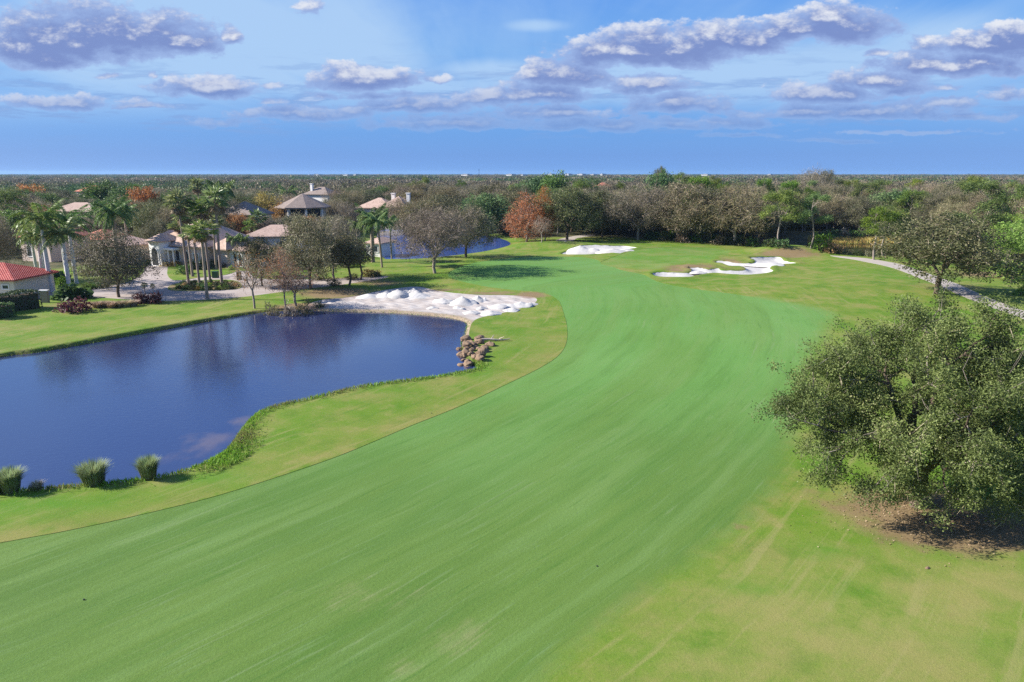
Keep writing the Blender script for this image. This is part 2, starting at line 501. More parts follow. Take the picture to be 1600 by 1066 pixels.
def grass_material():
    m, n, out = material('turf')
    p = n.pos()
    fair, brown_, lush_, pale_, wood_, shore_ = (n.attr(k) for k in ('fair', 'brown', 'lush', 'pale', 'wood', 'shore'))
    sx, sy, sz = n.sep(p)
    # mowing runs up the hole; strongly stretched noise gives the streaks their grain
    yc = n.math('MINIMUM', sy, 104.0)
    g_ = n.math('SUBTRACT', n.math('MULTIPLY', sy, 1.2), n.math('MULTIPLY', n.math('MULTIPLY', yc, yc), .00575))
    across = n.math('ADD', n.math('MULTIPLY', n.math('SUBTRACT', sx, g_), .75), n.math('MULTIPLY', n.noise(p, .07, 3), 1.1))
    along = n.math('ADD', n.math('MULTIPLY', sx, .68), n.math('MULTIPLY', sy, .73))
    s1 = n.noise(n.xyz(n.math('MULTIPLY', across, .85), n.math('MULTIPLY', along, .045), 0), 1, 5, .6)
    s2 = n.noise(n.xyz(n.math('MULTIPLY', across, 4.5), n.math('MULTIPLY', along, .22), 7), 1, 4, .65)
    s3 = n.noise(n.xyz(n.math('MULTIPLY', across, .22), n.math('MULTIPLY', along, .03), 3), 1, 4, .55)
    big = n.noise(p, .045, 5, .55)
    mid = n.noise(p, .4, 6, .6)
    fine = n.noise(p, 6, 5, .7)
    grain = n.noise(p, 34, 3, .7)
    # fairway: view-angle brightening put into the colour, paler up the hole, olive close by
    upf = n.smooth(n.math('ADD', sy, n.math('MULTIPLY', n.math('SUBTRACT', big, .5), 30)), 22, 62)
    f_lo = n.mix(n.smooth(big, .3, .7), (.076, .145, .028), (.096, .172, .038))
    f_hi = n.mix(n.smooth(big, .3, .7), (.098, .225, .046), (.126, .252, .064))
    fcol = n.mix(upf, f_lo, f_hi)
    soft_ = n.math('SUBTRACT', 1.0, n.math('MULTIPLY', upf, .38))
    fcol = n.mix(n.math('MULTIPLY', n.smooth(s3, .40, .64, 0, .6), soft_), fcol, (.112, .185, .036))
    fcol = n.mix(n.math('MULTIPLY', n.smooth(s1, .47, .68, 0, .5), soft_), fcol, (.142, .232, .068))
    fcol = n.mix(n.math('MULTIPLY', n.smooth(s1, .5, .30, 0, .5), soft_), fcol, (.064, .145, .024))
    fcol = n.mix(n.math('MULTIPLY', n.smooth(s2, .54, .74, 0, .45), soft_), fcol, (.150, .235, .098))
    fcol = n.mix(n.math('MULTIPLY', n.smooth(s2, .46, .28, 0, .5), soft_), fcol, (.048, .125, .022))
    s4 = n.noise(n.xyz(n.math('MULTIPLY', across, 3.6), n.math('MULTIPLY', along, .05), 21), 1, 2, .5)
    fcol = n.mix(n.math('MULTIPLY', n.smooth(s4, .60, .68), n.smooth(n.noise(p, .11, 3), .48, .62, 0, .3)), fcol, (.19, .25, .12))
    thin = n.smooth(n.math('ADD', n.math('MULTIPLY', mid, .6), n.math('ADD', n.math('MULTIPLY', s2, .55), n.math('MULTIPLY', pale_, .35))), .68, .98)
    fcol = n.mix(n.math('MULTIPLY', thin, .7), fcol, (.22, .23, .105))
    # rough
    m2 = n.noise(p, .22, 6, .66)
    rcol = n.mix(n.smooth(big, .34, .66), (.100, .190, .016), (.150, .205, .032))
    rcol = n.mix(n.smooth(m2, .44, .66, 0, .68), rcol, (.235, .210, .070))
    rcol = n.mix(n.smooth(m2, .47, .32, 0, .75), rcol, (.066, .160, .010))
    rcol = n.mix(n.smooth(mid, .5, .30, 0, .6), rcol, (.068, .150, .012))
    rcol = n.mix(n.smooth(mid, .55, .72, 0, .5), rcol, (.25, .225, .085))
    rs = n.noise(n.xyz(n.math('MULTIPLY', across, 1.5), n.math('MULTIPLY', along, .09), 11), 1, 5, .62)
    rcol = n.mix(n.smooth(rs, .54, .68, 0, .5), rcol, (.26, .24, .095))
    rcol = n.mix(n.smooth(rs, .45, .30, 0, .55), rcol, (.070, .160, .012))
    rcol = n.mix(n.math('MULTIPLY', n.smooth(s4, .60, .70, 0, .22), n.smooth(n.noise(p, .09, 3), .45, .6)), rcol, (.33, .30, .15))
    rcol = n.mix(n.smooth(fine, .53, .75, 0, .5), rcol, (.25, .22, .085))
    rcol = n.mix(n.smooth(fine, .45, .28, 0, .5), rcol, (.06, .12, .012))
    tanf = n.math('MULTIPLY', n.attr('tan'), n.smooth(n.noise(p, .3, 4, .6), .3, .55))
    rcol = n.mix(n.math('MULTIPLY', tanf, .45), rcol, (.235, .195, .066))
    rcol = n.mix(n.math('MULTIPLY', pale_, n.smooth(m2, .3, .62, .1, .75)), rcol, (.255, .235, .085))
    lushf = n.math('MULTIPLY', lush_, n.smooth(mid, .3, .6))
    rcol = n.mix(n.math('MULTIPLY', lushf, .85), rcol, (.064, .185, .010))
    col = n.mix(n.smooth(n.math('ADD', fair, n.math('MULTIPLY', n.math('SUBTRACT', mid, .5), .35)), .25, .75), rcol, fcol)
    # dry soil, litter, woodland floor, wet bank
    bsum = n.math('ADD', brown_, n.math('MULTIPLY', n.math('SUBTRACT', n.noise(p, .7, 6, .65), .5), 1.1))
    dirt = n.mix(mid, (.165, .118, .058), (.27, .198, .108))
    dirt = n.mix(n.smooth(fine, .4, .7, 0, .6), dirt, (.16, .115, .055))
    col = n.mix(n.math('MULTIPLY', n.smooth(bsum, .35, .95), n.smooth(brown_, .02, .3)), col, dirt)
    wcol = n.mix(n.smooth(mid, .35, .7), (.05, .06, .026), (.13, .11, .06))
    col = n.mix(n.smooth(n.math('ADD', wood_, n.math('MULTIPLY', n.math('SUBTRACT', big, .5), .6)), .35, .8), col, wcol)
    col = n.mix(n.smooth(shore_, .45, .95, 0, .85), col, n.mix(fine, (.05, .045, .02), (.16, .13, .06)))
    h = n.math('ADD', n.math('MULTIPLY', fine, .6), n.math('MULTIPLY', grain, .4))
    val = n.lin(n.math('ADD', n.math('MULTIPLY', grain, .6), n.math('MULTIPLY', n.noise(p, 14, 4, .7), .4)), .3, .7, .72, 1.28)
    hs = n.new('ShaderNodeHueSaturation'); n.put(hs.inputs['Value'], val); n.put(hs.inputs['Color'], col)
    principled(n, out, hs.outputs[0], .85, n.bump(h, .5, .06), .12)
    return m


def sand_material(name, a, b, wet=True):
    m, n, out = material(name)
    p = n.pos()
    c = n.mix(n.smooth(n.noise(p, .5, 6, .65), .35, .65), a, b)
    c = n.mix(n.smooth(n.noise(p, 3.2, 6, .7), .55, .75, 0, .35), c, tuple(.62 * v for v in a))
    if wet:
        c = n.mix(n.smooth(n.math('ADD', n.attr('shore'), n.math('MULTIPLY', n.noise(p, 1.2, 5), .25)), .12, .55, 0, .8), c, (.27, .20, .125))
        bs = n.math('ADD', n.attr('brown'), n.math('MULTIPLY', n.math('SUBTRACT', n.noise(p, .8, 6, .65), .5), 1.2))
        c = n.mix(n.math('MULTIPLY', n.smooth(bs, .35, .95, 0, .85), n.smooth(n.attr('brown'), .02, .3)), c, (.25, .165, .115))
    hh = n.math('ADD', n.noise(p, 2.2, 6, .65), n.math('MULTIPLY', n.noise(p, 11, 4), .25))
    principled(n, out, c, .9, n.bump(hh, .3, .12), .1)
    return m


def paver_material():
    m, n, out = material('pavers')
    p = n.pos()
    b = n.new('ShaderNodeTexBrick')
    n.put(b.inputs['Vector'], p)
    b.inputs['Scale'].default_value = 2.2
    b.inputs['Color1'].default_value = (.33, .27, .24, 1); b.inputs['Color2'].default_value = (.41, .345, .31, 1)
    b.inputs['Mortar'].default_value = (.30, .25, .22, 1); b.inputs['Mortar Size'].default_value = .03
    c = n.mix(n.smooth(n.noise(p, .25, 5), .35, .65), b.outputs[0], (.39, .34, .315))
    c = n.mix(n.smooth(n.noise(p, .9, 6, .7), .55, .75, 0, .4), c, (.34, .28, .25))
    principled(n, out, c, .85, n.bump(n.noise(p, 12, 4), .2, .02), .15)
    return m


M = {}
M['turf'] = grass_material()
M['white_sand'] = sand_material('white_sand', (.45, .432, .41), (.53, .512, .49), False)
M['beach_sand'] = sand_material('beach_sand', (.37, .325, .295), (.46, .425, .40))
M['pavers'] = paver_material()
M['concrete'] = worn('concrete', (.45, .40, .355), .9, .22, .8, .15)

zf = -.02 * step_f
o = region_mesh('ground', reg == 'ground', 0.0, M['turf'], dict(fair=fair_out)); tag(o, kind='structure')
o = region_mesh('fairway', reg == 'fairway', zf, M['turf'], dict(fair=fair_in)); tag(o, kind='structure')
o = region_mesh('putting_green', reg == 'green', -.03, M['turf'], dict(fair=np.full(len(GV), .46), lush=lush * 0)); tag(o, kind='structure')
o = region_mesh('bunker_sand', (reg == 'bunker_r') | (reg == 'bunker_l'), -.05, M['white_sand']); tag(o, kind='structure')
o = region_mesh('beach', reg == 'beach', -.04, M['beach_sand']); tag(o, kind='structure')
o = region_mesh('cart_path', (reg == 'path') | (reg == 'path_far'), .02, M['concrete']); tag(o, kind='structure')
o = region_mesh('road', reg == 'road', -.04, M['pavers']); tag(o, kind='structure')


# ------------------------------------------------------------------ water
def water_material(name, deep, shallow, bumps=.035, rough=.06):
    m, n, out = material(name)
    p = n.pos()
    w1 = n.noise(n.vmath('MULTIPLY', p, (1.0, 1.6, 1)), 2.4, 5, .6)
    w2 = n.noise(n.vmath('MULTIPLY', p, (.35, .5, 1)), .5, 3, .5)
    calm = n.smooth(n.noise(p, .05, 3), .35, .65, .35, 1.0)
    h = n.math('MULTIPLY', n.math('ADD', w1, n.math('MULTIPLY', w2, .5)), calm)
    c = n.mix(n.smooth(n.math('ADD', n.attr('edge'), n.math('MULTIPLY', n.math('SUBTRACT', n.noise(n.vmath('MULTIPLY', p, (1, .6, 1)), .55, 5, .6), .5), 1.2)), .45, 1.0, 0, .75), deep, shallow)
    principled(n, out, c, rough, n.bump(h, 1.0, bumps), 1.0, IOR=1.85)
    return m


M['pond'] = water_material('pond_water', (.021, .030, .092), (.13, .095, .095), .015)
M['lake'] = water_material('lake_water', (.045, .095, .32), (.03, .06, .2), .02)
M['creek'] = water_material('creek_water', (.018, .016, .008), (.03, .025, .01), .012)


def water(name, poly, mat, edge_pts=()):
    lo, hi = poly.min(0) - 3, poly.max(0) + 3
    st = max(.8, (hi - lo).max() / 140)
    X, Y = np.meshgrid(np.arange(lo[0], hi[0] + st, st), np.arange(lo[1], hi[1] + st, st))
    P = np.column_stack([X.ravel(), Y.ravel()])
    keep = sdist(P, poly) < 1.2 + st
    ny, nx = X.shape
    I = np.arange(nx * ny).reshape(ny, nx)
    Q = np.stack([I[:-1, :-1], I[:-1, 1:], I[1:, 1:], I[1:, :-1]], -1).reshape(-1, 4)
    Q = Q[keep[Q].all(1)]
    used, inv = np.unique(Q, return_inverse=True)
    e = np.zeros(len(P))
    for px, py, rx, ry, k in edge_pts:
        c = flat(px, py, WATER_Z); d = flat(px, py + ry, WATER_Z); u = flat(px, py - ry, WATER_Z)
        sx = rx * np.hypot(*c) / F; sy = abs(u[1] - d[1]) / 2
        e = np.maximum(e, k * np.exp(-((P[:, 0] - c[0]) / sx) ** 2 - ((P[:, 1] - c[1]) / sy) ** 2))
    V = np.column_stack([P[used], np.full(len(used), WATER_Z)])
    return tag(link(name, mk_mesh(name, V, [inv.reshape(Q.shape)], mat, True, attrs=dict(edge=e[used]))), kind='structure')


water('pond_water', POND, M['pond'], [(330, 690, 60, 30, .9), (380, 660, 40, 14, .8), (270, 715, 60, 18, .7), (690, 508, 40, 10, .6), (220, 745, 120, 8, .4)])
water('lake_water', LAKE, M['lake'])
water('creek_water', CREEK, M['creek'])

# ------------------------------------------------------------------ light and sky
SUN_EL = R(31); SUN_DIR = Vector((-math.cos(SUN_EL) * .9995, math.cos(SUN_EL) * .03, math.sin(SUN_EL)))
sun = bpy.data.lights.new('sun', 'SUN')
sun.energy = 4.2; sun.angle = R(.5); sun.color = (1, .945, .86)
suno = bpy.data.objects.new('sun', sun)
suno.rotation_euler = SUN_DIR.to_track_quat('Z', 'Y').to_euler()
suno.location = (-60, 20, 80)
COL.objects.link(suno)

world = bpy.data.worlds.new('World')
scene.world = world
world.use_nodes = True
world.cycles.sampling_method = 'NONE'
wt = world.node_tree; wt.nodes.clear()
w = NT(wt)
wo = w.new('ShaderNodeOutputWorld'); bg = w.new('ShaderNodeBackground')
bg.inputs['Strength'].default_value = .1
wt.links.new(bg.outputs[0], wo.inputs['Surface'])
sky = w.new('ShaderNodeTexSky'); sky.sky_type = 'NISHITA'; sky.sun_disc = False
sky.sun_elevation = SUN_EL; sky.sun_rotation = math.atan2(SUN_DIR.x, SUN_DIR.y)
sky.altitude = 10; sky.air_density = 1.0; sky.dust_density = .35; sky.ozone_density = 2.5
d = w.new('ShaderNodeTexCoord').outputs['Generated']
dx, dy, dz = w.sep(d)
elev = w.math('MAXIMUM', dz, 0.0)
# clear-air colour: the scattering model, pulled towards the deep blue of the day
K = 10 / 2 ** EXPOSURE
def disp(r, g, b):
    """sRGB as displayed -> world colour."""
    return tuple((c / 12.92 if c <= .04045 else ((c + .055) / 1.055) ** 2.4) * K for c in (r / 255, g / 255, b / 255))
grad = w.ramp(w.math('MULTIPLY', elev, 2.0), [(0.0, disp(70, 146, 232)), (.05, disp(64, 136, 222)), (.16, disp(74, 146, 226)), (.32, disp(74, 152, 230)), (.48, disp(30, 128, 230)), (.7, disp(22, 108, 212)), (1, disp(20, 80, 180))])
clear = w.mix(.9, sky.outputs[0], grad)
# high thin veil, in the plane of a cloud layer so that it foreshortens towards the horizon
inv = w.math('DIVIDE', 1.0, w.math('ADD', elev, .06))
plane = w.xyz(w.math('MULTIPLY', dx, inv), w.math('MULTIPLY', dy, inv), 0)
veil = w.noise(w.vmath('MULTIPLY', plane, (.55, .30, 1)), 1.0, 6, .6, .8)
fan = w.noise(w.vmath('MULTIPLY', plane, (2.4, .35, 1)), 1.0, 4, .6, .5)
U = w.math('DIVIDE', dx, w.math('MAXIMUM', dy, .05)); V = w.math('DIVIDE', dz, w.math('MAXIMUM', dy, .05))
P2 = w.xyz(U, V, 0)
def uv(px, py):
    a, b, c = rays(px, py); return float(a / b), float(c / b)
def spot(lst):
    acc = None
    for px, py, rx, ry, k in lst:
        c = uv(px, py); q = w.vmath('MULTIPLY_ADD', P2, (F / rx, F / ry, 0), (-c[0] * F / rx, -c[1] * F / ry, 0))
        v = w.smooth(w.vmath('LENGTH', q), 1, 0, 0, k)
        acc = v if acc is None else w.math('MAXIMUM', acc, v)
    return acc
front = w.smooth(dy, .05, .3)
vs = spot([(150, 200, 420, 70, .75), (620, 160, 300, 70, .7), (1060, 130, 420, 50, 1.0), (1340, 100, 260, 60, .8), (330, 60, 420, 150, .95), (560, 90, 160, 140, .55), (1180, 120, 400, 70, .9), (760, 110, 120, 22, .5), (1420, 60, 260, 60, .5), (300, 190, 500, 60, .45), (840, 40, 60, 12, .4), (1560, 200, 200, 80, .3)])
vf = w.math('MULTIPLY', w.math('ADD', w.math('MULTIPLY', veil, .65), w.math('MULTIPLY', fan, .5)), w.math('ADD', w.math('MULTIPLY', vs, 1.0), .44))
col = w.mix(w.math('MULTIPLY', w.smooth(vf, .06, .55, 0, .92), w.smooth(V, .05, .13)), clear, disp(176, 209, 246))

CLOUDS = [  # where each cumulus stands in the sky: middle, half width, half height
    (110, 48, 120, 46), (210, 46, 110, 36), (275, 58, 58, 20), (70, 84, 80, 20), (35, 72, 70, 30), (180, 76, 42, 13), (362, 50, 16, 14), (485, 8, 22, 12),
    (318, 132, 82, 17), (345, 128, 50, 13), (170, 118, 18, 5), (240, 118, 8, 6), (420, 133, 18, 6), (100, 159, 96, 12), (215, 167, 50, 4), (478, 174, 112, 13), (350, 188, 60, 8), (424, 158, 25, 6),
    (570, 118, 82, 20), (535, 113, 40, 15), (690, 122, 27, 7), (595, 145, 60, 7), (505, 147, 22, 6), (655, 160, 72, 15), (760, 150, 50, 14), (850, 142, 80, 16), (820, 145, 60, 15),
    (1020, 130, 60, 15), (1068, 160, 85, 15), (880, 112, 68, 20), (838, 110, 26, 18), (870, 173, 110, 12), (975, 74, 100, 26), (1060, 66, 120, 30), (1140, 56, 90, 26), (1010, 55, 60, 22),
    (1310, 38, 84, 27), (1300, 22, 50, 22), (1245, 42, 70, 22), (1565, 66, 118, 20), (1580, 55, 50, 20), (1480, 69, 40, 7), (1500, 98, 112, 18), (1450, 96, 80, 16), (1370, 122, 72, 16), (1300, 140, 88, 16), (1250, 142, 46, 14), (1400, 138, 60, 10),
    (1370, 85, 18, 5), (1472, 137, 32, 6), (1430, 172, 46, 10), (1480, 160, 60, 10), (1330, 172, 190, 13), (1130, 190, 110, 9), (1500, 180, 80, 7), (1420, 204, 120, 4), (700, 192, 120, 12), (940, 192, 150, 12), (1580, 146, 46, 9), (1050, 195, 80, 9), (620, 198, 60, 4), (1160, 212, 60, 4), (1310, 218, 60, 3)]


warp = w.vmath('MULTIPLY', w.vmath('SUBTRACT', w.noise(w.vmath('MULTIPLY', P2, (1, 1.6, 1)), 13, 3, .6, col=True), (.5, .5, .5)), (.055, .022, 0))


def density(pt):
    acc = None
    pw = w.vmath('ADD', pt, warp)
    for cx, cy, rx, ry in CLOUDS:
        rx *= 1.22; ry *= 1.36
        c = uv(cx, cy)
        q = w.vmath('MULTIPLY_ADD', pw, (F / rx, F / ry, 0), (-c[0] * F / rx, -(c[1] - .25 * ry / F) * F / ry, 0))
        q = w.vmath('MAXIMUM', q, w.vmath('MULTIPLY', q, (1, -1.6, 1)))      # flat underside
        L = w.vmath('LENGTH', q)
        k = min(1.2, max(.55, ry / 21))             # small clouds are thin ones
        L = w.math('MULTIPLY_ADD', L, -k, k)
        acc = L if acc is None else w.math('MAXIMUM', acc, L)
    base = acc
    n1 = w.noise(w.vmath('MULTIPLY', pt, (1, 1.8, 1)), 21, 9, .65, .1)
    return w.math('ADD', w.math('MULTIPLY', base, 1.05), w.math('MULTIPLY', w.math('SUBTRACT', n1, .5), 1.9))

# small flat clouds and streaks far off, low over the horizon
st = w.noise(w.xyz(w.math('MULTIPLY', U, 9), w.math('MULTIPLY', V, 62), 4.2), 1.0, 6, .6, .2)
sa = w.math('MULTIPLY', w.smooth(st, .50, .66, 0, .75), w.math('MULTIPLY', w.smooth(V, .035, .07), w.smooth(V, .19, .10)))
col = w.mix(w.math('MULTIPLY', sa, front), col, disp(132, 168, 224))
sl = w.math('MULTIPLY', w.smooth(st, .63, .76, 0, .6), w.smooth(V, .19, .10))
col = w.mix(w.math('MULTIPLY', w.math('MULTIPLY', sl, w.smooth(V, .05, .08)), front), col, disp(196, 214, 244))

D0 = density(P2)
D1 = density(w.vmath('ADD', P2, (-.005, .011, 0)))
alpha = w.math('MULTIPLY', w.smooth(D0, -.03, .27), front)
lit = w.smooth(w.math('SUBTRACT', D0, D1), .12, .85)
thick = w.smooth(D0, .05, .9)
shade = w.mix(thick, disp(158, 184, 232), disp(124, 145, 202))
ccol = w.mix(w.math('MULTIPLY', lit, w.smooth(V, .04, .18, .3, .95)), shade, disp(236, 239, 246))
# distance softens the clouds near the horizon
ccol = w.mix(w.smooth(V, .14, .03, 0, .55), ccol, disp(112, 165, 228))
col = w.mix(w.math('MULTIPLY', alpha, w.smooth(V, .01, .08, .4, .96)), col, ccol)
wt.links.new(col, bg.inputs['Color'])

scene.view_settings.view_transform = 'Standard'
scene.view_settings.look = 'None'
scene.view_settings.gamma = 1
scene.view_settings.exposure = EXPOSURE
scene.cycles.use_denoising = False
scene.cycles.sample_clamp_indirect = 1.5
scene.cycles.max_bounces = 6
scene.cycles.diffuse_bounces = 3
scene.cycles.glossy_bounces = 3
scene.cycles.transmission_bounces = 3
scene.cycles.caustics_reflective = False
scene.cycles.caustics_refractive = False

scene.cycles.volume_bounces = 0
hz = bpy.data.meshes.new('haze')
_x, _y0, _y1, _z0, _z1 = 7400, -7200, 7400, -4, 37
hz.from_pydata([(-_x, _y0, _z0), (_x, _y0, _z0), (_x, _y1, _z0), (-_x, _y1, _z0), (-_x, _y0, _z1), (_x, _y0, _z1), (_x, _y1, _z1), (-_x, _y1, _z1)], [],
               [(0, 3, 2, 1), (4, 5, 6, 7), (0, 1, 5, 4), (1, 2, 6, 5), (2, 3, 7, 6), (3, 0, 4, 7)])
hm = bpy.data.materials.new('haze'); hm.use_nodes = True; hm.node_tree.nodes.clear()
hn = NT(hm.node_tree); ho = hn.new('ShaderNodeOutputMaterial'); hv = hn.new('ShaderNodeVolumePrincipled')
hv.inputs['Color'].default_value = (.42, .68, 1, 1); hv.inputs['Density'].default_value = 6.5e-5; hv.inputs['Anisotropy'].default_value = .2
hm.node_tree.links.new(hv.outputs[0], ho.inputs['Volume'])
hz.materials.append(hm)
tag(link('haze', hz), kind='stuff')
# ------------------------------------------------------------------ plant materials
M['bark'] = worn('bark', (.15, .115, .085), .95, .35, 3, .1, .5)
M['pale_bark'] = worn('pale_bark', (.33, .28, .24), .95, .25, 3, .1, .4)
M['royal_trunk'] = worn('royal_trunk', (.70, .68, .67), .9, .15, 1.5, .15, .2)
M['fan_trunk'] = worn('fan_trunk', (.34, .27, .22), .95, .2, 4, .1, .4)
M['oak_leaf'] = foliage('oak_leaf', [(0, (.026, .034, .014)), (.4, (.066, .078, .030)), (.75, (.120, .128, .055)), (1, (.20, .19, .095))], .3)
M['hero_leaf'] = foliage('hero_leaf', [(0, (.034, .044, .018)), (.3, (.070, .093, .030)), (.6, (.124, .158, .048)), (.8, (.186, .222, .074)), (.9, (.27, .25, .14)), (1, (.34, .22, .15))], .3, 0)
M['grey_leaf'] = foliage('grey_leaf', [(0, (.09, .072, .046)), (.45, (.175, .142, .090)), (.8, (.27, .225, .150)), (1, (.36, .31, .22))], .25)
M['mixed_leaf'] = foliage('mixed_leaf', [(0, (.05, .053, .024)), (.4, (.105, .108, .050)), (.8, (.175, .166, .085)), (1, (.27, .235, .15))], .3)
M['pine_leaf'] = foliage('pine_leaf', [(0, (.035, .065, .015)), (.45, (.085, .135, .028)), (.8, (.150, .205, .045)), (1, (.24, .31, .07))], .3)
M['rust_leaf'] = foliage('rust_leaf', [(0, (.13, .06, .020)), (.5, (.31, .135, .042)), (1, (.45, .225, .085))], .35, .15)
M['yellow_leaf'] = foliage('yellow_leaf', [(0, (.18, .12, .03)), (.5, (.34, .25, .07)), (1, (.46, .36, .12))], .35)
M['green_leaf'] = foliage('green_leaf', [(0, (.025, .05, .012)), (.5, (.06, .125, .025)), (1, (.13, .22, .05))], .3)
M['lime_leaf'] = foliage('lime_leaf', [(0, (.06, .12, .015)), (.5, (.15, .26, .03)), (1, (.26, .36, .06))], .35, .12)
M['red_leaf'] = foliage('red_leaf', [(0, (.035, .012, .016)), (.5, (.095, .032, .040)), (1, (.19, .09, .085))], .3)
M['tan_leaf'] = foliage('tan_leaf', [(0, (.16, .12, .07)), (.5, (.34, .27, .17)), (1, (.50, .43, .30))], .3)
M['hedge_leaf'] = foliage('hedge_leaf', [(0, (.018, .030, .012)), (.5, (.038, .060, .022)), (1, (.08, .11, .04))], .25)
M['palm_leaf'] = foliage('palm_leaf', [(0, (.045, .085, .02)), (.5, (.11, .18, .045)), (.85, (.20, .27, .085)), (1, (.30, .33, .13))], .3, .15, .4)
M['fan_leaf'] = foliage('fan_leaf', [(0, (.05, .085, .022)), (.5, (.13, .19, .052)), (.85, (.24, .29, .10)), (1, (.38, .36, .17))], .3, .15, .4)
M['dead_frond'] = foliage('dead_frond', [(0, (.11, .075, .045)), (.5, (.25, .18, .11)), (1, (.38, .29, .19))], .25, .1)
M['fountain_leaf'] = foliage('fountain_leaf', [(0, (.14, .10, .055)), (.4, (.17, .20, .075)), (.75, (.21, .29, .12)), (1, (.36, .40, .26))], .35, .1)


# ------------------------------------------------------------------ plant geometry (numpy)
def frames(D):
    D = D / np.maximum(1e-9, np.linalg.norm(D, axis=1, keepdims=True))
    up = np.where(np.abs(D[:, 2:3]) > .9, np.array([[1., 0, 0]]), np.array([[0., 0, 1]]))
    A = np.cross(up, D); A /= np.linalg.norm(A, axis=1, keepdims=True)
    return D, A, np.cross(D, A)


def tubes(segs, k=5):
    """Tapered tubes for (p0, p1, r0, r1) rows of an (n,8) array."""
    S = np.asarray(segs, float)
    if len(S) == 0: return np.zeros((0, 3)), np.zeros((0, 4), int)
    p0, p1, r0, r1 = S[:, :3], S[:, 3:6], S[:, 6], S[:, 7]
    D, A, B = frames(p1 - p0)
    th = np.arange(k) * 2 * np.pi / k
    ring = np.cos(th)[None, :, None] * A[:, None] + np.sin(th)[None, :, None] * B[:, None]
    V = np.concatenate([p0[:, None] + ring * r0[:, None, None], p1[:, None] + ring * r1[:, None, None]], 1).reshape(-1, 3)
    b = np.arange(len(S))[:, None] * 2 * k
    i = np.arange(k)[None]; j = (i + 1) % k
    Q = np.stack([b + i, b + j, b + k + j, b + k + i], -1).reshape(-1, 4)
    return V, Q


def cards(P, D, L, W, g, roll=None):
    """Leaf-shaped quads at P along D with length L and width W."""
    n = len(P)
    D, A, B = frames(D)
    th = g.random(n) * 2 * np.pi if roll is None else roll
    S = np.cos(th)[:, None] * A + np.sin(th)[:, None] * B
    L = np.broadcast_to(L, (n,))[:, None]; W = np.broadcast_to(W, (n,))[:, None]
    V = np.stack([P - D * L * .5, P + S * W * .5 - D * L * .05, P + D * L * .5, P - S * W * .5 - D * L * .05], 1).reshape(-1, 3)
    return V, np.arange(4 * n).reshape(-1, 4)


def rdir(n, g, flat_=1.0):
    d = g.normal(size=(n, 3)); d[:, 2] *= flat_
    return d / np.linalg.norm(d, axis=1, keepdims=True)


def lobe_points(lobes, n, g, shell=.45):
    L = np.asarray(lobes, float)
    vol = L[:, 3] * L[:, 4] * L[:, 5]
    k = g.choice(len(L), n, p=vol / vol.sum())
    d = rdir(n, g)
    r = np.where(g.random(n) < shell, .82 + .2 * g.random(n), g.random(n) ** (1 / 2.4))
    return L[k, :3] + d * r[:, None] * L[k, 3:]


def grow(base, first, tips, r0, g, wander=.06, kmin=2):
    """Branch structure from a base through the first fork out to every tip."""
    segs = []
    N = len(tips)
    def rad(n): return r0 * (max(n, .35) / N) ** .48
    def limb(p, q, ra, rb):
        d = q - p; L = np.linalg.norm(d)
        if L < 1e-3: return
        m = max(1, min(4, int(L / .9)))
        pts = [p + d * t for t in np.linspace(0, 1, m + 1)]
        for i in range(1, m): pts[i] = pts[i] + g.normal(size=3) * L * wander
        for i in range(m):
            a = ra + (rb - ra) * i / m; b = ra + (rb - ra) * (i + 1) / m
            segs.append((*pts[i], *pts[i + 1], a, b))
    def rec(p, T, r, depth):
        n = len(T)
        if n <= kmin or depth > 9:
            for q in T: limb(p, q, min(r, rad(1) * 1.2), rad(.35))
            return
        k = 3 if (depth < 2 and n > 30) else 2
        D = T - p; D /= np.maximum(1e-6, np.linalg.norm(D, axis=1, keepdims=True))
        C = D[g.choice(n, k, replace=False)]
        for _ in range(5):
            a = np.argmax(D @ C.T, 1)
            for j in range(k):
                if (a == j).any():
                    c = D[a == j].mean(0); C[j] = c / max(1e-6, np.linalg.norm(c))
        for j in range(k):
            S = T[a == j]
            if len(S) == 0: continue
            c = S.mean(0)
            f = .30 + .15 * g.random()
            q = p + (c - p) * f + g.normal(size=3) * np.linalg.norm(c - p) * wander
            ra = rad(len(S)); limb(p, q, min(r, ra * 1.15), ra)
            rec(q, S, ra, depth + 1)
    base, first = np.asarray(base, float), np.asarray(first, float)
    # flared foot and a slightly bent bole
    mid = (base + first) / 2 + g.normal(size=3) * .04 * np.linalg.norm(first - base)
    b0 = base + (mid - base) * .12
    segs += [(*base, *b0, r0 * 1.55, r0 * 1.1), (*b0, *mid, r0 * 1.1, r0), (*mid, *first, r0, r0 * .95)]
    rec(first, np.asarray(tips, float), r0 * .95, 0)
    return np.array(segs)


def sprays(tips, per, spread, L, W, g, droop=.15, tone0=None, flat_=.8, mixing=.5):
    n = len(tips) * per
    c = np.repeat(np.asarray(tips), per, 0)
    off = np.clip(g.normal(size=(n, 3)), -1.9, 1.9) * spread
    P = c + off
    D = rdir(n, g, flat_) + off / np.maximum(1e-6, np.linalg.norm(off, axis=1, keepdims=True)) * .5
    D[:, 2] -= droop
    L_ = L * (.6 + .8 * g.random(n)); W_ = W * (.6 + .8 * g.random(n))
    V, Q = cards(P, D, L_, W_, g)
    ct = g.random(len(tips)) if tone0 is None else tone0       # each clump has its own tone
    t = np.clip(.62 * np.repeat(ct, per) + mixing * (g.random(n) - .5) + .19, 0, 1)
    return V, Q, np.repeat(t, 4)


def join(*parts):
    Vs, Qs, o = [], [], 0
    for V, Q in parts:
        Vs.append(V); Qs.append(Q + o); o += len(V)
    return np.concatenate(Vs), np.concatenate(Qs)


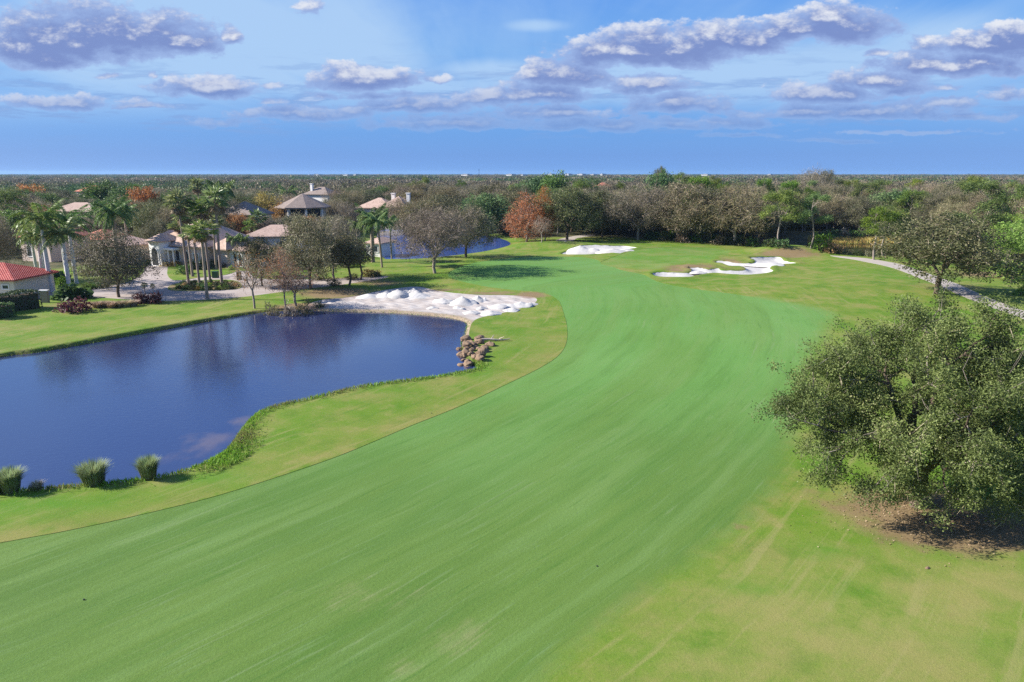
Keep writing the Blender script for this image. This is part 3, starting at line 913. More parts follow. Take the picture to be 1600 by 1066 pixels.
class Plant:
    """A prototype: named part meshes with its own height and width."""
    def __init__(self, name, cat, parts, h, w, single=None):
        self.name, self.cat, self.parts, self.h, self.w = name, cat, parts, h, w
        self.single = single


def crown_tree(name, cat, lobes, ntips, first_z, r0, per, spread, L, W, leaf, bark, seed, shell=.5, min_r=.0, droop=.15, flat_=.8, twigs=0, twig_mat=None, k=5, bare=0.0):
    g = np.random.default_rng(seed)
    tips = lobe_points(lobes, ntips, g, shell)
    tips[:, 2] = np.maximum(tips[:, 2], .7)
    S = grow((0, 0, -.3), (g.normal() * .12, g.normal() * .12, first_z), tips, r0, g)
    S = S[S[:, 6] > min_r]
    TV, TQ = tubes(S, k)
    lt = tips[g.random(len(tips)) >= bare]
    V, Q, t = sprays(lt, per, spread, L, W, g, droop, flat_=flat_)
    mats = [M[leaf]]
    mi = np.zeros(len(Q), int)
    if twigs:
        n = len(tips) * twigs
        c = np.repeat(tips, twigs, 0); off = g.normal(size=(n, 3)) * spread * 1.15
        D = off + rdir(n, g) * spread * .8
        V2, Q2 = cards(c + off, D, .9 * (.5 + g.random(n)), .045, g)
        V, Q = join((V, Q), (V2, Q2)); t = np.concatenate([t, np.repeat(np.clip(g.normal(.55, .25, n), 0, 1), 4)])
        mats.append(M[twig_mat]); mi = np.concatenate([mi, np.ones(len(Q2), int)])
    crown = mk_mesh('crown', V, [Q], mats, mi=mi, attrs=dict(tone=t))
    trunk = mk_mesh('trunk', TV, [TQ], M[bark], True)
    # both in one mesh, for trees of which only the top is seen
    SV, SQ = join((V, Q), (TV, TQ))
    one = mk_mesh(name, SV, [SQ], mats + [M[bark]], mi=np.concatenate([mi, np.full(len(TQ), len(mats))]), attrs=dict(tone=np.concatenate([t, np.full(len(TV), .5)])))
    top = np.percentile(V[:, 2], 99.3); wd = np.percentile(V[:, 0], 98.5) - np.percentile(V[:, 0], 1.5)
    return Plant(name, cat, [('trunk', trunk), ('crown', crown)], top, wd, one)


def dome(g, w, h0, h1, n=7):
    """Overlapping lobes that make a broad uneven oak crown."""
    r = w / 2
    out = [(0, 0, (h0 + h1) / 2, r * .62, r * .62, (h1 - h0) / 2)]
    for i in range(n):
        a = 2 * math.pi * (i + g.random() * .7) / n
        rr = r * (.5 + .16 * g.random())
        z = h0 + (h1 - h0) * (.30 + .38 * g.random())
        out.append((rr * math.cos(a), rr * math.sin(a), z, r * (.34 + .14 * g.random()), r * (.34 + .14 * g.random()), (h1 - h0) * (.24 + .12 * g.random())))
    for i in range(3):
        a = g.random() * 6.28
        out.append((r * .3 * math.cos(a), r * .3 * math.sin(a), h1 - (h1 - h0) * .22, r * .3, r * .3, (h1 - h0) * .2))
    return out


g0 = np.random.default_rng(3)
OAK = [crown_tree('oak_tree', 'tree', dome(g0, 13, 1.8, 10, 7 + i), 330, 2.3, .25, 62, .42, .25, .13, 'oak_leaf', 'bark', 20 + i, shell=.55, min_r=.03, twigs=3, twig_mat='grey_leaf') for i in range(3)]
BARE = [crown_tree('bare_oak_tree', 'tree', dome(g0, 13, 2.0, 10, 8), 360, 2.2, .23, 20, .42, .24, .11, 'mixed_leaf', 'pale_bark', 40 + i, shell=.55, min_r=.016, twigs=20, twig_mat='grey_leaf', bare=.15) for i in range(3)]
MIX = [crown_tree('winter_oak_tree', 'tree', dome(g0, 12, 1.8, 10, 7), 330, 2.3, .23, 50, .42, .24, .12, 'mixed_leaf', 'bark', 60 + i, shell=.55, min_r=.025, twigs=9, twig_mat='grey_leaf') for i in range(3)]


def pine_lobes(g, h, w):
    out = []
    for i in range(11):
        a = g.random() * 6.28; f = g.random()
        z = h * (.50 + .46 * f); r = w / 2 * (1.0 - .75 * max(0, f - .25)) * (.45 + .5 * g.random())
        out.append((r * math.cos(a), r * math.sin(a), z, w * .17, w * .17, h * .045))
    out.append((0, 0, h * .96, w * .13, w * .13, h * .05))
    return out


PINE = [crown_tree('pine_tree', 'tree', pine_lobes(g0, 14, 8), 170, 6.5, .16, 40, .34, .42, .09, 'pine_leaf', 'pale_bark', 80 + i, shell=.3, min_r=.02, droop=-.2) for i in range(3)]


def cone_lobes(h, w, z0):
    return [(0, 0, z0 + (h - z0) * f, w / 2 * s, w / 2 * s, (h - z0) * .14) for f, s in ((.08, .72), (.2, .95), (.35, 1.0), (.5, .9), (.65, .72), (.8, .5), (.92, .26))]


LIMEPINE = [crown_tree('pine_tree', 'tree', pine_lobes(np.random.default_rng(8), 13, 10) + [(1.5, -1, 5, 2, 2, .8), (-2.5, -.5, 4, 2, 1.6, .7), (-3, .5, 7.5, 1.8, 1.8, .9), (-2.2, -1.5, 2.4, 1.8, 1.5, .6)], 240, 4.5, .2, 40, .42, .36, .10, 'lime_leaf', 'pale_bark', 88, shell=.3, min_r=.02, droop=-.2)]
CYP = [crown_tree('cypress_tree', 'tree', cone_lobes(12, 6.5, 1.2), 300, 2.0,   .18, 24, .36, .28, .10, 'rust_leaf', 'pale_bark', 90 + i, shell=.5, min_r=.02, twigs=6, twig_mat='grey_leaf') for i in range(2)]
GREENT = [crown_tree('broadleaf_tree', 'tree', dome(g0, 9, 1.5, 9, 6), 260, 2.2, .26, 30, .42, .36, .20, 'green_leaf', 'bark', 100 + i, shell=.6, min_r=.03) for i in range(2)]
YOUNG = [crown_tree('cypress_tree', 'tree', cone_lobes(12, 7.5, 3.6), 240, 2.4, .15, 14, .36, .24, .08, 'rust_leaf', 'pale_bark', 95, shell=.5, min_r=.006, twigs=7, twig_mat='grey_leaf')]
YEL = [crown_tree('broadleaf_tree', 'tree', dome(g0, 7, 1.5, 8, 6), 200, 2.0, .2, 24, .42, .36, .18, 'yellow_leaf', 'bark', 110, shell=.6, min_r=.03, twigs=4, twig_mat='grey_leaf')]
RED = [crown_tree('broadleaf_tree', 'tree', dome(g0, 8, 1.5, 8, 6), 220, 2.0, .22, 24, .42, .34, .18, 'rust_leaf', 'bark', 111, shell=.6, min_r=.03, twigs=5, twig_mat='grey_leaf')]
BRANCHY = [crown_tree('leafless_tree', 'tree', [(0, 0, 5.6, 2.2, 2.2, 2.4), (.8, 0, 4, 1.6, 1.6, 1.2), (-.9, .2, 4.4, 1.5, 1.5, 1.3)], 120, 2.6, .13, 2, .3, .22, .1, 'rust_leaf', 'pale_bark', 120, shell=.6, min_r=0, twigs=7, twig_mat='grey_leaf')]
SLIM = [crown_tree('slender_tree', 'tree', [(0, 0, 6.5, 2.2, 2.2, 2.6), (.6, 0, 5, 1.8, 1.8, 1.4), (-.7, .3, 7.6, 1.5, 1.5, 1.4)], 150, 3.4, .15, 22, .36, .32, .16, 'mixed_leaf', 'bark', 130, shell=.5, min_r=.012, twigs=4, twig_mat='grey_leaf')]


# ------------------------------------------------------------------ palms
def frond(n, length, rise, droop, az, g, leaf_l=.78, pairs=28, curl=.0, hang=.45):
    """Pinnate frond: arching midrib with two combs of leaflets."""
    t = np.linspace(0, 1, pairs + 2)
    r = length * (np.sin(t * 1.25) / 1.25 * 1.05)
    z = length * (rise * t - droop * t ** 2.1)
    ca, sa = math.cos(az), math.sin(az)
    sway = curl * length * t ** 2
    P = np.column_stack([ca * r - sa * sway, sa * r + ca * sway, z])
    segs = [(*P[i], *P[i + 1], .035 * (1 - t[i]) + .008, .035 * (1 - t[i + 1]) + .008) for i in range(len(P) - 1)]
    V, Q = tubes(segs, 3)
    T = np.gradient(P, axis=0); T /= np.linalg.norm(T, axis=1, keepdims=True)
    side = np.cross(T, [0, 0, 1.]); side /= np.maximum(1e-6, np.linalg.norm(side, axis=1, keepdims=True))
    out = [(V, Q)]; tone = [np.full(len(V), .7)]
    for s in (-1, 1):
        for rep in range(2):
            k = slice(2, None)
            D = side[k] * s + T[k] * .55; D[:, 2] -= hang + .35 * g.random(len(D))
            ll = leaf_l * (np.sin(np.clip(t[k] * 1.08, 0, 1) * np.pi) ** .5 * .8 + .2) * (.85 + .3 * g.random(len(D)))
            Dn = D / np.linalg.norm(D, axis=1, keepdims=True)
            C = P[k] + T[k] * (rep * length / pairs * .5) + Dn * ll[:, None] * .5
            v, q = cards(C, D, ll, .095, g)
            out.append((v, q)); tone.append(np.repeat(np.clip(g.normal(.5 + .1 * s, .2, len(C)), 0, 1), 4))
    V, Q = join(*out)
    return V, Q, np.concatenate(tone)


def trunk_rings(h, prof, lean, g, k=9, n=12):
    """Round bole of given radius profile, slightly bent."""
    t = np.linspace(0, 1, n)
    r = np.interp(t, [p[0] for p in prof], [p[1] for p in prof])
    c = np.column_stack([lean[0] * t ** 1.5, lean[1] * t ** 1.5, -.3 + (h + .3) * t])
    th = np.arange(k) * 2 * np.pi / k
    V = (c[:, None] + np.stack([np.cos(th)[None] * r[:, None], np.sin(th)[None] * r[:, None], np.zeros((n, k))], -1)).reshape(-1, 3)
    a = np.arange(n - 1)[:, None] * k; i = np.arange(k)[None]; j = (i + 1) % k
    Q = np.stack([a + i, a + j, a + k + j, a + k + i], -1).reshape(-1, 4)
    return V, Q, c[-1]


def royal_palm(seed, h=8.5, lean=(0, 0), nf=26, length=4.1, mat='palm_leaf', name='royal_palm', trunk='royal_trunk', r=.27, shaft=True, wind=.10, hang=.32):
    g = np.random.default_rng(seed)
    V, Q, top = trunk_rings(h, [(0, r * 1.35), (.06, r * 1.0), (.45, r * 1.1), (.8, r * .85), (1, r * .7)], lean, g)
    parts = [('trunk', mk_mesh('trunk', V, [Q], M[trunk], True))]
    if shaft:
        v, q, t2 = trunk_rings(1.5, [(0, r * .78), (.35, r * .85), (1, r * .38)], (0, 0), g, n=7)
        v = v + np.array([top[0], top[1], top[2] - .05]) + np.array([0, 0, .25])
        top = top + np.array([0, 0, 1.4])
        parts.append(('crownshaft', mk_mesh('crownshaft', v, [q], M['shaft'], True)))
    out, tn = [], []
    for i in range(nf):
        f = (i + .5) / nf
        az = i * 2.399 + g.normal() * .15
        rise = 1.2 - 1.15 * f + g.normal() * .06
        v, q, t = frond(0, length * (.85 + .25 * g.random()), rise, .50 + .28 * f, az, g, curl=wind * (1 if math.sin(az) > 0 else -1), hang=hang)
        v = v + top
        v[:, 0] -= wind * .8 * np.maximum(0, np.hypot(v[:, 0] - top[0], v[:, 1] - top[1]) / length) ** 2 * length * .6
        out.append((v, q)); tn.append(np.clip(t + g.normal() * .12, 0, 1))
    V2, Q2 = join(*out)
    parts.append(('crown', mk_mesh('crown', V2, [Q2], M[mat], attrs=dict(tone=np.concatenate(tn)))))
    return Plant(name, 'palm', parts, np.percentile(V2[:, 2], 99), np.percentile(V2[:, 0], 99) - np.percentile(V2[:, 0], 1))


def fan_leaf(c, d, size, g, blades=11):
    """Fan blade: segments spread like a hand round the end of its stalk."""
    d = d / np.linalg.norm(d)
    up = np.array([0, 0, 1.]); s = np.cross(d, up); s /= max(1e-6, np.linalg.norm(s)); u = np.cross(s, d)
    a = np.linspace(-1.75, 1.75, blades)
    D = np.cos(a)[:, None] * d + np.sin(a)[:, None] * s + u * .12 * g.normal(size=(blades, 1)); D[:, 2] -= .28 * np.abs(np.sin(a)) + .15
    L = size * (.75 + .25 * np.cos(a)) * (.9 + .2 * g.random(blades))
    Dn = D / np.linalg.norm(D, axis=1, keepdims=True)
    V, Q = cards(c + Dn * L[:, None] * .5, D, L, size * .2, g)
    return V, Q


def fan_palm(seed, h=12, lean=(0, 0), nf=32, size=1.05, stalk=1.15, skirt=16, name='fan_palm', r=.165):
    g = np.random.default_rng(seed)
    V, Q, top = trunk_rings(h, [(0, r * 1.7), (.05, r * 1.2), (.3, r), (1, r * .85)], lean, g, 8, 14)
    parts = [('trunk', mk_mesh('trunk', V, [Q], M['fan_trunk'], True))]
    def heads(n, elev, sz, st, tlo, thi, mat, nm, zoff):
        out, tn = [], []
        for i in range(n):
            az = i * 2.399 + g.normal() * .2
            e = elev[0] + (elev[1] - elev[0]) * (i + .5) / n + g.normal() * .12
            d = np.array([math.cos(az) * math.cos(e), math.sin(az) * math.cos(e), math.sin(e)])
            st_ = st * (.8 + .4 * g.random())
            p0 = top + np.array([0, 0, zoff]); c = p0 + d * st_
            out.append(tubes([(*p0, *c, .03, .018)], 3)); tn.append(np.full(6, .6))
            d2 = d.copy(); d2[2] -= .25
            v, q = fan_leaf(c, d2, sz * (.85 + .3 * g.random()), g)
            out.append((v, q)); tn.append(np.clip(np.full(len(v), tlo + (thi - tlo) * g.random()) + np.repeat(g.normal(0, .08, len(q)), 4), 0, 1))
        VV, QQ = join(*out)
        parts.append((nm, mk_mesh(nm, VV, [QQ], M[mat], attrs=dict(tone=np.concatenate(tn)))))
        return VV
    VV = heads(nf, (1.35, -.45), size, stalk, .2, .9, 'fan_leaf', 'crown', 0)
    if skirt: heads(skirt, (-.6, -1.25), size * .9, stalk * .9, .1, .9, 'dead_frond', 'dead_fronds', -.15)
    return Plant(name, 'palm', parts, np.percentile(VV[:, 2], 99), np.percentile(VV[:, 0], 99) - np.percentile(VV[:, 0], 1))


M['shaft'] = worn('crownshaft', (.16, .22, .08), .5, .2, 2, .3, .1)
ROYAL = [royal_palm(201), royal_palm(202, 8.2, (.2, .1)), royal_palm(203, 8.8, (-.3, 0))]
QUEEN = [royal_palm(211, 7.5, (.2, 0), 16, 2.7, 'palm_leaf', 'feather_palm', 'fan_trunk', .15, False, .05, .75), royal_palm(212, 6.5, (-.4, .2), 15, 2.6, 'palm_leaf', 'feather_palm', 'fan_trunk', .14, False, .05, .8)]
DATE = [royal_palm(221, 7.0, (.1, 0), 34, 3.4, 'palm_leaf', 'date_palm', 'fan_trunk', .3, False, .03, .5)]
FAN = [fan_palm(231, 12, (-.2, 0)), fan_palm(232, 12, (.25, .1)), fan_palm(233, 11.5, (0, .2), 30, 1.1, 1.15, 12)]
CABBAGE = [fan_palm(241, 5.0, (.1, 0), 26, .95, 1.1, 5, 'cabbage_palm', .2)]


# ------------------------------------------------------------------ shrubs and grasses
def leaf_ball(name, cat, mat, seed, n=520, rx=1., ry=1., rz=.8, L=.2, W=.11, lump=.22, stems=True, z0=.0):
    """Shrub: leafy mound of uneven outline on a few short stems."""
    g = np.random.default_rng(seed)
    d = rdir(n, g); d[:, 2] = np.abs(d[:, 2]) * 1.25 - .25
    lum = 1 + lump * np.sin(d[:, 0] * 4 + seed) * np.sin(d[:, 1] * 5 + seed * 2) + lump * .8 * np.sin(d[:, 2] * 7 + d[:, 0] * 3 + seed)
    r = (.62 + .4 * g.random(n)) * lum
    P = d * r[:, None] * np.array([rx, ry, rz]); P[:, 2] = np.maximum(P[:, 2] + rz * .25 + z0, .05)
    D = d * .8 + rdir(n, g)
    V, Q = cards(P, D, L * (.6 + .8 * g.random(n)), W * (.6 + .8 * g.random(n)), g)
    t = np.repeat(np.clip(.5 + .35 * np.sin(d[:, 0] * 5 + seed) * np.sin(d[:, 1] * 4) + g.normal(0, .18, n), 0, 1), 4)
    # twigs inside, so the mound is not hollow
    tip = P[g.choice(n, min(n, 40), replace=False)] * .85
    TV, TQ = tubes([(0, 0, -.1, *q, .03, .012) for q in tip], 3)
    me_l = mk_mesh('foliage', V, [Q], M[mat], attrs=dict(tone=t))
    me_s = mk_mesh('stem', TV, [TQ], M['bark'])
    return Plant(name, cat, [('stem', me_s), ('foliage', me_l)], rz * 1.2, rx * 2)


def grass_clump(name, mat, seed, n=420, h=1.5, spread=.9, lean=.75, W=.035):
    g = np.random.default_rng(seed)
    az = g.random(n) * 6.283; r0 = spread * .52 * np.sqrt(g.random(n)); ln = lean * g.random(n) ** .8
    L = h * (.6 + .5 * g.random(n))
    b = np.column_stack([r0 * np.cos(az), r0 * np.sin(az), np.full(n, -.05)])
    out_d = np.column_stack([np.cos(az), np.sin(az), np.zeros(n)])
    m = b + out_d * (L * ln * .35)[:, None] + np.array([0, 0, 1]) * (L * .62)[:, None]
    tip = m + out_d * (L * ln * .75)[:, None] + np.array([0, 0, 1]) * (L * (.38 - .35 * ln))[:, None]
    s = np.column_stack([-np.sin(az), np.cos(az), np.zeros(n)]) * (W / 2)
    V = np.stack([b - s, b + s, m + s, m - s, tip], 1).reshape(-1, 3)
    k = np.arange(n)[:, None] * 5
    Q = np.concatenate([k + 0, k + 1, k + 2, k + 3], 1); T = np.concatenate([k + 3, k + 2, k + 4], 1)
    c = np.clip(g.normal(.55, .2, n), 0, 1)
    t = np.stack([c * .25, c * .25, c * .8, c * .8, np.clip(c * 1.3, 0, 1)], 1).ravel()
    return Plant(name, 'ornamental grass', [(name, mk_mesh(name, V, [Q, T], M[mat], attrs=dict(tone=t)))], h, spread * 2)


SHRUB = [leaf_ball('round_shrub', 'shrub', 'hedge_leaf', 300 + i) for i in range(2)]
LIGHTSHRUB = [leaf_ball('round_shrub', 'shrub', 'green_leaf', 310 + i, lump=.3) for i in range(2)]
LIMESHRUB = [leaf_ball('lime_shrub', 'shrub', 'lime_leaf', 320)]
REDSHRUB = [leaf_ball('red_shrub', 'shrub', 'red_leaf', 330, L=.3, W=.1, lump=.3), leaf_ball('red_shrub', 'shrub', 'red_leaf', 331, L=.34, W=.1, lump=.35)]
BIGLEAF = [leaf_ball('broad_leaved_shrub', 'shrub', 'green_leaf', 340, n=260, L=.55, W=.34, lump=.25)]
YELSHRUB = [leaf_ball('yellow_shrub', 'shrub', 'yellow_leaf', 350, lump=.3)]
DRYSHRUB = [leaf_ball('dry_shrub', 'shrub', 'mixed_leaf', 360, lump=.35, L=.25, W=.08), leaf_ball('dry_shrub', 'shrub', 'grey_leaf', 361, lump=.35, L=.3, W=.07)]
FOUNT = [grass_clump('fountain_grass', 'fountain_leaf', 370, 1700, 1.55, 1.15, .62, .045), grass_clump('fountain_grass', 'fountain_leaf', 371, 1700, 1.55, 1.3, .66, .045)]
TANGRASS = [grass_clump('tan_grass', 'tan_leaf', 380, 320, 1.0, 1.0, .95, .05)]


# ------------------------------------------------------------------ placing plants where the photograph shows them
def depth_h(bpt, py):
    """World height of a pixel row above the ground point bpt (at the same distance)."""
    _, b, c = rays(800, py)
    return H + float(c / b) * bpt[1]


def put(plant, px, py, top, width, label, cat=None, group=None, rz=None, single=False, squash=1.0, name=None):
    b = ground(px, py)[0]
    hgt = max(.3, depth_h(b, top) - b[2])
    wid = width / F * math.hypot(b[1], H * .4)
    return place(plant, b, hgt, wid, label, cat, group, rz, single, squash, name)


def place(plant, b, hgt, wid, label, cat=None, group=None, rz=None, single=False, squash=1.0, name=None):
    if rz is None: rz = random.random() * 6.283
    s = (wid / plant.w, wid / plant.w * squash, hgt / plant.h)
    nm = name or plant.name
    if single or len(plant.parts) == 1:
        o = link(nm, plant.single if plant.single and single else plant.parts[0][1], None, b, rz, s)
    else:
        o = empty(nm, b, rz, s)
        for pn, me in plant.parts: link(pn, me, o)
    return tag(o, label, cat or plant.cat, group, 'thing')
# ------------------------------------------------------------------ buildings
M['cream'] = worn('cream_wall', (.82, .73, .60), .85, .08, .6)
M['white_wall'] = worn('white_wall', (.92, .89, .85), .85, .07, .6)
M['pink_wall'] = worn('pink_wall', (.76, .60, .50), .85, .10, .6)
M['tan_wall'] = worn('tan_wall', (.36, .29, .22), .85, .10, .6)
M['trim'] = worn('trim', (.92, .89, .85), .7, .05, 1)
M['screen'] = worn('screen', (.022, .025, .032), .6, .3, 1.5)
M['dark_wood'] = worn('dark_wood', (.09, .05, .03), .6, .3, 3)
M['green_paint'] = worn('green_paint', (.03, .10, .045), .5, .15, 3)
M['sand_pile'] = M['white_sand']


def glass_material():
    m, n, out = material('window_glass')
    principled(n, out, (.03, .04, .055), .08, None, .6)
    return m


M['glass'] = glass_material()
M['hazed_wall'] = worn('hazed_wall', (.50, .50, .52), .85, .07, .2)  # white skyline walls, greyed for haze in the colour itself


def tile_material(name, a, b):
    """Barrel-tile roof: courses across the slope, colour varying from tile to tile."""
    m, n, out = material(name)
    p = n.obj(); x, y, z = n.sep(p)
    course = n.math('FRACT', n.math('MULTIPLY', z, 5.0))
    cells = n.noise(n.vmath('MULTIPLY', p, (3.2, 3.2, 5)), 1, 2, .5)
    c = n.mix(n.smooth(cells, .3, .7), a, b)
    c = n.mix(n.smooth(n.noise(p, .6, 5, .6), .4, .7, 0, .5), c, tuple(v * .72 for v in a))
    c = n.mix(n.smooth(course, .82, .98, 0, .35), c, tuple(v * .5 for v in a))
    wv = n.math('ADD', n.math('SINE', n.math('MULTIPLY', n.math('ADD', x, y), 19)), n.math('MULTIPLY', course, 1.4))
    principled(n, out, c, .8, n.bump(wv, .6, .05), .15)
    return m


M['roof_pink'] = tile_material('roof_pink', (.46, .32, .25), (.58, .43, .36))
M['roof_red'] = tile_material('roof_red', (.37, .062, .052), (.50, .16, .14))
M['roof_grey'] = tile_material('roof_grey', (.24, .19, .165), (.32, .26, .23))
M['roof_coral'] = tile_material('roof_coral', (.52, .19, .12), (.60, .26, .17))


class Geo:
    def __init__(self): self.v = []; self.f = []
    def add(self, V, Fs):
        o = len(self.v); self.v += [tuple(map(float, p)) for p in V]; self.f += [[i + o for i in f] for f in Fs]; return self
    def box(self, x0, x1, y0, y1, z0, z1):
        return self.add([(x0, y0, z0), (x1, y0, z0), (x1, y1, z0), (x0, y1, z0), (x0, y0, z1), (x1, y0, z1), (x1, y1, z1), (x0, y1, z1)],
                        [(0, 3, 2, 1), (4, 5, 6, 7), (0, 1, 5, 4), (1, 2, 6, 5), (2, 3, 7, 6), (3, 0, 4, 7)])
    def prism(self, outline, y0, y1):
        """(x,z) outline pushed along y."""
        n = len(outline)
        V = [(x, y0, z) for x, z in outline] + [(x, y1, z) for x, z in outline]
        return self.add(V, [tuple(range(n)), tuple(range(2 * n - 1, n - 1, -1))] + [(i, n + i, n + (i + 1) % n, (i + 1) % n) for i in range(n)])
    def plan(self, outline, z0, z1):
        n = len(outline)
        V = [(x, y, z0) for x, y in outline] + [(x, y, z1) for x, y in outline]
        return self.add(V, [tuple(range(n - 1, -1, -1)), tuple(range(n, 2 * n))] + [(i, (i + 1) % n, n + (i + 1) % n, n + i) for i in range(n)])
    def hip(self, x0, x1, y0, y1, z, rise, t=.22):
        w, d = x1 - x0, y1 - y0; k = min(w, d) / 2
        if w >= d: a, b = (x0 + k, (y0 + y1) / 2, z + t + rise), (x1 - k + 1e-3, (y0 + y1) / 2, z + t + rise)
        else: a, b = ((x0 + x1) / 2, y0 + k, z + t + rise), ((x0 + x1) / 2, y1 - k + 1e-3, z + t + rise)
        V = [(x0, y0, z), (x1, y0, z), (x1, y1, z), (x0, y1, z), (x0, y0, z + t), (x1, y0, z + t), (x1, y1, z + t), (x0, y1, z + t), a, b]
        if w >= d: top = [(4, 5, 9, 8), (5, 6, 9), (6, 7, 8, 9), (7, 4, 8)]
        else: top = [(4, 5, 8), (5, 6, 9, 8), (6, 7, 9), (7, 4, 8, 9)]
        return self.add(V, [(0, 3, 2, 1), (0, 1, 5, 4), (1, 2, 6, 5), (2, 3, 7, 6), (3, 0, 4, 7)] + top)
    def build(self, name, mat, parent, loc=None):
        me = bpy.data.meshes.new(name); me.from_pydata(self.v, [], self.f); me.materials.append(mat); me.update()
        return link(name, me, parent, loc)


def arch(xc, z0, w_, h, n=9):
    r = w_ / 2
    return [(xc - r, z0), (xc + r, z0)] + [(xc + r * math.cos(a), z0 + h - r + r * math.sin(a)) for a in np.linspace(0, math.pi, n)]


def window(root, outline_fn, y, name='window', mat='glass', frame='trim', grow_=.16):
    """Frame standing proud of the wall, pane behind its rim: thing > window > pane."""
    o1, o2 = outline_fn(grow_), outline_fn(0)
    g = Geo(); n = len(o1)
    V = [(x, y - .10, z) for x, z in o1] + [(x, y - .10, z) for x, z in o2] + [(x, y + .02, z) for x, z in o1] + [(x, y + .02, z) for x, z in o2]
    g.add(V, [(i, (i + 1) % n, n + (i + 1) % n, n + i) for i in range(n)] + [(i, 2 * n + i, 2 * n + (i + 1) % n, (i + 1) % n) for i in range(n)] + [(n + i, n + (i + 1) % n, 3 * n + (i + 1) % n, 3 * n + i) for i in range(n)])
    f = g.build(name, M[frame], root)
    Geo().prism(o2, y - .03, y - .015).build('pane', M[mat], f)
    return f


def rect(xc, z0, w_, h):
    return lambda k: [(xc - w_ / 2 - k, z0 - k), (xc + w_ / 2 + k, z0 - k), (xc + w_ / 2 + k, z0 + h + k), (xc - w_ / 2 - k, z0 + h + k)]


def arched(xc, z0, w_, h):
    return lambda k: arch(xc, z0 - k, w_ + 2 * k, h + 2 * k)


def circle(xc, zc, r):
    return lambda k: [(xc + (r + k) * math.cos(a), zc + (r + k) * math.sin(a)) for a in np.linspace(0, 2 * math.pi, 15)[:-1]]


AVOID = []


def at_depth(px, y, row=312):
    u, b, c = rays(px, row)
    return np.array([float(u / b) * y, y, 0.0])


def house(loc, label, wings, wall, roof, rz=0., chim=(), wins=(), doors=(), roof_over=.7, cat='house', pad=3, name='house'):
    r = empty(name, (loc[0], loc[1], 0), rz); tag(r, label, cat)
    w_ = Geo(); rf = Geo()
    for i, (x0, x1, y0, y1, h, rise) in enumerate(wings):
        w_.box(x0, x1, y0, y1, -.4, h - .003 * i)
        rf.hip(x0 - roof_over, x1 + roof_over, y0 - roof_over, y1 + roof_over, h - .02 + .004 * i, rise)
        AVOID.append((loc[0] + (x0 + x1) / 2, loc[1] + (y0 + y1) / 2, math.hypot(x1 - x0, y1 - y0) / 2 + pad))
    w_.build('wall', M[wall], r)
    ro = rf.build('roof', M[roof], r)
    for x, y, z0, z1 in chim:
        c = Geo().box(x - .55, x + .55, y - .45, y + .45, z0, z1).box(x - .7, x + .7, y - .6, y + .6, z1 - .002, z1 + .25)
        c.build('chimney', M['trim'], ro)
    for fn, y in wins: window(r, fn, y)
    for x, z0, dw, dh, y in doors:
        d_ = Geo().box(x - dw / 2, x + dw / 2, y - .08, y + .02, z0, z0 + dh).build('door', M['dark_wood'], r)
        Geo().box(x + dw * .32, x + dw * .40, y - .15, y - .081, z0 + 1.0, z0 + 1.1).build('handle', M['trim'], d_)
    return r


# the big house beside the street
b = ground(262, 413)[0]
r = house(b, 'sprawling stucco house with pinkish hip roof and arched white entry behind the fan palms',
          [(-3.4, 10.2, 0, 13, 3.6, 4.5), (-9.4, -3.4, 3, 11, 3.3, 2.3), (10.2, 14, 2, 11, 3.2, 1.8)], 'pink_wall', 'roof_pink', R(-26),
          wins=[(arched(-2.4, 1.0, 1.1, 1.9), 0), (arched(3.2, .9, 1.0, 1.9), 0), (arched(5.6, .9, 1.2, 1.9), 0), (rect(8.2, .9, 1.3, 1.5), 0), (rect(-6.4, .9, 1.8, 1.4), 3)],
          chim=[(4.2, 7.6, 5.5, 7.9)])
Geo().box(-1.25, 1.75, -2.6, -.01, -.4, 4.5).build('entry_porch', M['white_wall'], r)
Geo().hip(-1.7, 2.2, -3.1, 2.4, 4.49, 1.25).build('porch_roof', M['roof_pink'], r)
window(r, arched(.25, .05, 1.7, 3.3), -2.61, 'entry_arch', 'screen', 'trim', .2)
for x in (-.6, .25, 1.1): Geo().box(x - .16, x + .16, -2.68, -2.605, 3.95, 4.2).build('corbel', M['pink_wall'], r)
for x in (2.5, 3.9): Geo().plan([(x + .17 * math.cos(a), -1.5 + .17 * math.sin(a)) for a in np.linspace(0, 6.283, 11)[:-1]], -.2, 3.0).build('column', M['trim'], r)
Geo().box(1.76, 4.4, -1.9, -.012, 3.0, 3.35).build('porch_beam', M['white_wall'], r)
b2 = ground(366, 417)[0]
r = house(b2, 'low white garage wing with a round window and two dark arches', [(-2.7, 4.4, 0, 7, 3.0, 1.3)], 'white_wall', 'roof_pink', R(-24), roof_over=.35,
          wins=[(circle(-1.5, 1.85, .45), 0), (arched(.5, .25, .75, 2.3), 0), (arched(1.75, .25, .75, 2.3), 0)])
b3 = ground(166, 413)[0]
house(b3, 'pale house wing with white arches seen through the dark oak on the lawn', [(-3.0, 3.6, 0, 8, 3.4, 1.7)], 'cream', 'roof_pink', R(-28),
      wins=[(arched(-2, .4, 1.2, 2.5), 0), (arched(.2, .4, 1.2, 2.5), 0), (arched(2.4, .4, 1.2, 2.5), 0)])
# red roof in the corner by the hedge
b4 = ground(8, 468)[0]
house(b4, 'low cream house with bright red tiled roof behind the dark clipped hedge', [(-18, 1.6, 0, 8, 2.65, 1.8)], 'cream', 'roof_red', R(-2),
      wins=[(rect(-2.0, 1.25, 1.5, .6), 0), (rect(.4, 1.55, .8, .45), 0)], roof_over=.55, pad=1)
